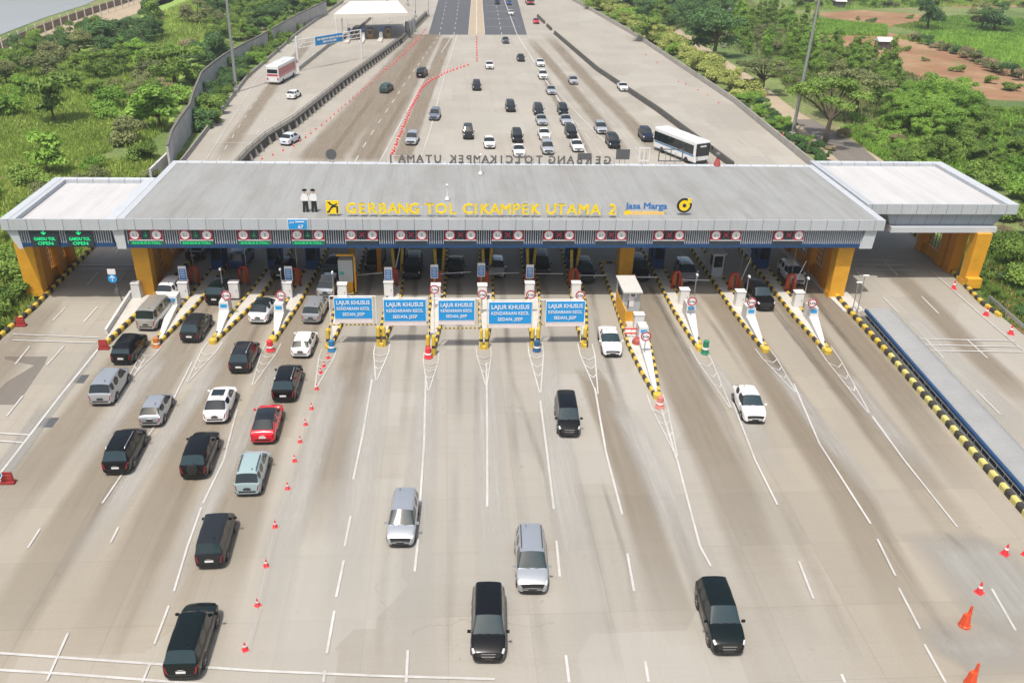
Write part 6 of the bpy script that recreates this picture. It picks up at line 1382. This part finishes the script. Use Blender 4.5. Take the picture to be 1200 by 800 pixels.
fill([(300, 76), (335, 44), (365, 18), (392, 2), (380, 0), (352, 20), (318, 44), (292, 66)], 3.4, [('bush', 'mid', .9, 1.4, 3), ('bush', 'bright', .8, 1.2, 2), ('slender', 'mid', .6, .9, 1)], dict(bush='shrub between the left ramp and the tall wall', slender='slender young tree between the left ramp and the tall wall'), 'ramp verge')
fill([(240, 150), (262, 110), (285, 84), (294, 72), (283, 72), (258, 98), (240, 122), (234, 148)], 2.4, [('bush', 'dark', .8, 1.3, 3), ('bush', 'mid', .9, 1.4, 3)], dict(bush='low dark shrub at the foot of the winding wall'), 'wall foot')
tree('bigleaf', 'bright', 190, 152, 1.6, 'large-leaved bright green tree in front of the winding wall', z=-.3); tree('bigleaf', 'mid', 64, 145, 1.5, 'large-leaved green tree at the edge of the bright grass'); tree('bigleaf', 'bright', 58, 206, 1.1, 'large-leaved pale green tree behind the left wing roof')
tree('broad', 'dark', 250, 78, 1.35, 'dense dark tree directly left of the left lamp mast'); tree('broad', 'olive', 232, 28, 1.2, 'olive-yellow tree at the top near the left lamp mast'); tree('broad', 'mid', 205, 100, 1.35, 'big rounded green tree left of the bend in the wall'); tree('slender', 'mid', 183, 45, 1.5, 'slender grey-green tree standing alone in the upper left meadow', sz=1.6); tree('broad', 'dark', 130, 60, 1.4, 'tall dark tree below the end of the brown wall')
fill([(-60, 265), (-20, 232), (60, 206), (130, 178), (180, 178), (205, 188), (190, 215), (120, 235), (60, 255), (0, 300), (-60, 330)], 6.0, [('bush', 'bright', .8, 1.4, 5), ('bush', 'mid', .9, 1.4, 3), ('bush', 'olive', .8, 1.2, 2), ('broad', 'mid', .4, .55, 1)], dict(bush='leafy shrub behind the left wing roof', broad='small tree behind the left wing roof'), 'behind left wing')
fill([(-120, 400), (-60, 330), (0, 300), (45, 285), (60, 300), (36, 340), (0, 378), (-60, 430)], 2.6, [('bush', 'bright', .8, 1.2, 4), ('bush', 'mid', .8, 1.2, 3), ('bush', 'dark', .8, 1.1, 1)], dict(bush='green shrub outside the left kerb under the left wing'), 'left kerb shrubs')
# right side: hedge along the barrier
hp = polyl([(668, -12), (700, 10), (740, 34), (790, 66), (830, 92), (868, 114)], 30)
for i, (x, y) in enumerate(hp):
    for off in (4, 12):
        tree('bush', 'yellow' if i % 9 != 4 else 'bright', x+off+random.uniform(-2, 2), y-off*.2+random.uniform(-2, 2), random.uniform(1.25, 1.75), 'yellow-green shrub in the hedge along the far right barrier', 'yellow-green barrier hedge')
fill([(866, 108), (900, 124), (925, 142), (960, 176), (975, 190), (960, 192), (930, 166), (890, 134), (862, 118)], 2.6, [('bush', 'bright', .45, .8, 3), ('bush', 'dark', .5, .8, 2)], dict(bush='low green shrub on the verge below the yellow hedge'), 'low verge shrubs')
fill([(700, -20), (830, -20), (860, 10), (842, 40), (812, 52), (775, 30), (730, 14)], 6.5, [('broad', 'dark', .9, 1.25, 4), ('broad', 'mid', .8, 1.1, 2), ('bush', 'dark', 1.2, 1.8, 1)], dict(broad='dark tree behind the yellow-green hedge', bush='dark shrub behind the yellow-green hedge'), 'behind hedge')
tree('broad', 'dark', 836, 66, 1.9, 'large dark green tree standing over the dirt road', sz=1.7); tree('broad', 'mid', 760, 50, 1.25, 'rounded mid green tree right behind the yellow hedge'); tree('broad', 'mid', 700, 12, 1.2, 'rounded tree at the top behind the hedge')
fill([(850, 25), (905, 20), (960, 50), (1020, 75), (1015, 92), (960, 82), (905, 76), (868, 60)], 5.0, [('broad', 'mid', .5, .75, 2), ('slender', 'mid', .9, 1.3, 3), ('broad', 'olive', .5, .7, 2), ('slender', 'bright', .9, 1.2, 3)], dict(broad='tree in the grove between dirt road and brown fields', slender='slender tree in the grove between dirt road and brown fields'), 'field edge grove')
tree('umbrella', 'mid', 966, 168, 1.55, 'spreading umbrella-shaped tree with dark forked trunk beside the right lamp mast'); tree('umbrella', 'olive', 893, 110, 1.15, 'olive spreading tree beside the dirt road bend'); tree('umbrella', 'olive', 1000, 140, 1.35, 'flat-topped olive tree behind the umbrella tree')
fill([(1040, 136), (1062, 122), (1105, 118), (1132, 130), (1130, 156), (1085, 164), (1050, 156)], 3.2, [('bamboo', 'bright', .6, .9, 1)], dict(bamboo='bright green feathery bamboo clump right of the umbrella tree'), 'bamboo grove')
fill([(1125, 165), (1150, 152), (1240, 150), (1260, 200), (1200, 206), (1140, 186)], 5.6, [('broad', 'dark', .65, .9, 3), ('bamboo', 'mid', .55, .8, 3), ('broad', 'mid', .6, .85, 2)], dict(broad='tree in the dense mass at the right edge', bamboo='feathery clump in the dense mass at the right edge'), 'right edge mass')
fill([(1050, 190), (1085, 168), (1130, 185), (1200, 200), (1290, 215), (1290, 290), (1200, 262), (1130, 230)], 5.4, [('broad', 'mid', .55, .8, 3), ('bush', 'mid', 1.2, 1.8, 3), ('bush', 'bright', 1.1, 1.7, 2), ('broad', 'dark', .5, .7, 1)], dict(broad='small tree behind the right wing roof', bush='leafy shrub behind the right wing roof'), 'behind right wing')
fill([(1165, 270), (1190, 262), (1300, 310), (1300, 420), (1230, 360), (1176, 318)], 4.6, [('bush', 'dark', .8, 1.3, 3), ('bush', 'mid', .9, 1.4, 3), ('bush', 'dry', .6, .9, 1)], dict(bush='shrub on the slope outside the right wing column'), 'right slope')
fill([(1150, 318), (1185, 330), (1250, 390), (1230, 400), (1180, 358), (1156, 340)], 2.6, [('bush', 'dark', .35, .6, 3), ('bush', 'mid', .35, .6, 2)], dict(bush='low creeping shrub beside the right guard rail'), 'guard rail shrubs')
tree('broad', 'dark', 1087, 34, 1.45, 'isolated dark tree amid the top right fields', sz=1.9); tree('broad', 'dark', 1165, 36, 1.6, 'dark spreading tree at the top right corner', sz=1.6); tree('broad', 'olive', 1150, 33, 1.3, 'greyish tree beside the dark one at top right'); tree('bush', 'dark', 1020, 26, .8, 'tiny round shrub on the red field')
for i, (x, y) in enumerate(polyl([(1065, 46), (1100, 58), (1130, 66), (1165, 84), (1215, 100)], 14)): tree('bush', ('dry', 'olive', 'dark')[i % 3], x, y, random.uniform(.9, 1.4), 'brownish shrub in the hedgerow across the brown field', 'brown field hedgerow')
for i, (x, y) in enumerate(polyl([(935, 10), (1000, 7), (1070, 9), (1130, 4), (1200, 6)], 22)): tree('bush', ('mid', 'bright', 'olive')[i % 3], x, y+random.uniform(-4, 3), random.uniform(.9, 1.5), 'green shrub in the far hedge at the top right', 'far top hedge')
for x, y, s in ((985, 160, .7), (972, 176, .5), (955, 172, .5), (1052, 168, .6), (1044, 156, .5)): tree('bush', 'dry', x, y, s, 'dry yellowish shrub beside the asphalt side road', 'dry shrubs by the side road')
fill([(925, 62), (1000, 66), (1045, 84), (1050, 108), (1030, 128), (985, 112), (930, 104), (905, 90)], 4.0, [('slender', 'mid', .8, 1.2, 3), ('bush', 'mid', .9, 1.4, 3), ('bush', 'olive', .8, 1.3, 2), ('slender', 'bright', .8, 1.1, 1.5), ('broad', 'mid', .45, .65, 1)], dict(slender='slender young tree between the right lamp mast and the brown field', bush='rounded shrub between the right lamp mast and the brown field', broad='small broadleaf tree between the right lamp mast and the brown field'), 'mast grove')
fill([(1000, 140), (1050, 150), (1060, 172), (1100, 190), (1080, 200), (1035, 172)], 3.2, [('bush', 'bright', .6, 1.0, 2), ('bush', 'mid', .6, 1.0, 2), ('bush', 'dry', .6, .8, 1)], dict(bush='low shrub right of the asphalt side road'), 'side road shrubs')
for x, y, q in ((1060, 60, .7), (1085, 72, .6), (1120, 84, .8), (1160, 98, .7), (1012, 56, .7), (1048, 78, .6), (1185, 106, .9), (1100, 100, .8), (1005, 24, .6), (1065, 22, .7)): tree('bush', 'olive' if q < .7 else 'mid', x, y, q, 'small shrub scattered over the brown fields', 'shrubs scattered over the brown fields')
# grass and weeds
def grass(polys, n, h, leaf, name, kind='stuff'):
    P = []
    tri = []
    for poly in polys:
        W_ = [G(*p)[:2] for p in poly]; xs, ys = [p[0] for p in W_], [p[1] for p in W_]; c = 0; k = int(n*1.7)//len(polys)
        while c < k:
            x, y = random.uniform(min(xs), max(xs)), random.uniform(min(ys), max(ys))
            if inside(W_, x, y):
                c += 1
                if not inside(ROADW, x, y): P.append((x, y, -.28))
    P = np.array(P); m_ = len(P); a = rng.uniform(0, 6.28, m_); hh = h*.8*rng.uniform(.5, 1.4, m_); wd = hh*rng.uniform(.14, .32, m_); lean = rng.normal(size=(m_, 2))*.3*hh[:, None]
    dx = np.stack([np.cos(a)*wd, np.sin(a)*wd, np.zeros(m_)], 1); top = P+np.concatenate([lean, hh[:, None]], 1)
    v = np.stack([P-dx*.5, P+dx*.5, top+dx*.35, top-dx*.35], 1).reshape(-1, 3); f = np.arange(4*m_).reshape(-1, 4)
    clump = np.sin(P[:, 0]*.5)*np.sin(P[:, 1]*.37+1)*.2
    o = link(name, cards_mesh(name, v, f, np.repeat(np.clip(.5+clump+rng.normal(size=m_)*.2, 0, 1), 4), LEAF[leaf])); o['kind'] = kind; return o
grass([[(-60, 215), (-60, 148), (40, 140), (105, 126), (142, 150), (130, 176), (60, 195)]], 24000, .5, 'meadow', 'meadow_grass')
grass([[(150, 62), (175, 20), (235, -5), (330, -5), (280, 30), (235, 50), (190, 60)]], 12000, .8, 'meadow', 'tall_grass')
grass([[(-60, 100), (0, 92), (120, 55), (170, 65), (215, 66), (195, 150), (160, 175), (60, 148), (-60, 155)]], 24000, .7, 'meadow', 'weeds')
grass([[(-120, 420), (-60, 230), (60, 190), (215, 180), (100, 290), (30, 360), (-60, 440)]], 22000, .6, 'meadow', 'verge_grass')
grass([[(866, 112), (930, 150), (975, 192), (960, 182), (912, 140), (876, 108)]], 5000, .5, 'mid', 'verge_grass')
grass([[(985, 150), (1005, 146), (1060, 180), (1120, 240), (1090, 240), (1040, 190)]], 8000, .6, 'bright', 'verge_grass')
grass([[(960, 22), (1040, 30), (1040, 42), (950, 40)], [(1050, 44), (1100, 36), (1210, 40), (1210, 84), (1130, 60)], [(930, 0), (1200, -10), (1200, 6), (930, 12)]], 24000, .8, 'bright', 'field_crop')
grass([[(1100, 230), (1170, 270), (1300, 330), (1300, 470), (1200, 388), (1156, 352), (1130, 300)]], 11000, .45, 'mid', 'verge_grass')
grass([[(1020, 130), (1140, 126), (1260, 130), (1260, 230), (1080, 200)]], 12000, .8, 'bright', 'undergrowth')
grass([[(700, -10), (860, -10), (930, 30), (1020, 80), (990, 100), (900, 70), (850, 56), (790, 40)]], 14000, .8, 'olive', 'undergrowth')
grass([[(905, 84), (930, 58), (1040, 76), (1140, 112), (1130, 180), (1060, 205), (1040, 180), (985, 142), (930, 112)]], 16000, .7, 'olive', 'undergrowth')
grass([[(1045, 30), (1120, 18), (1210, 22), (1210, 44), (1100, 42)]], 9000, .6, 'bright', 'field_crop')

# ------------------------------------------------------------------ the air between
b = MB(); b.box((0, 700, 17.7), (2400, 1800, 38)); hz = b.build('haze', []) if False else link('haze', b.mesh('haze', []))
hm = bpy.data.materials.new('haze_air'); hm.use_nodes = True; t = hm.node_tree; t.nodes.remove(t.nodes['Principled BSDF'])
pv = t.nodes.new('ShaderNodeVolumePrincipled'); pv.inputs['Color'].default_value = (.90, .93, .96, 1); pv.inputs['Density'].default_value = .0003; pv.inputs['Anisotropy'].default_value = .2
t.links.new(pv.outputs[0], t.nodes['Material Output'].inputs['Volume']); hz.data.materials.append(hm); hz['kind'] = 'stuff'
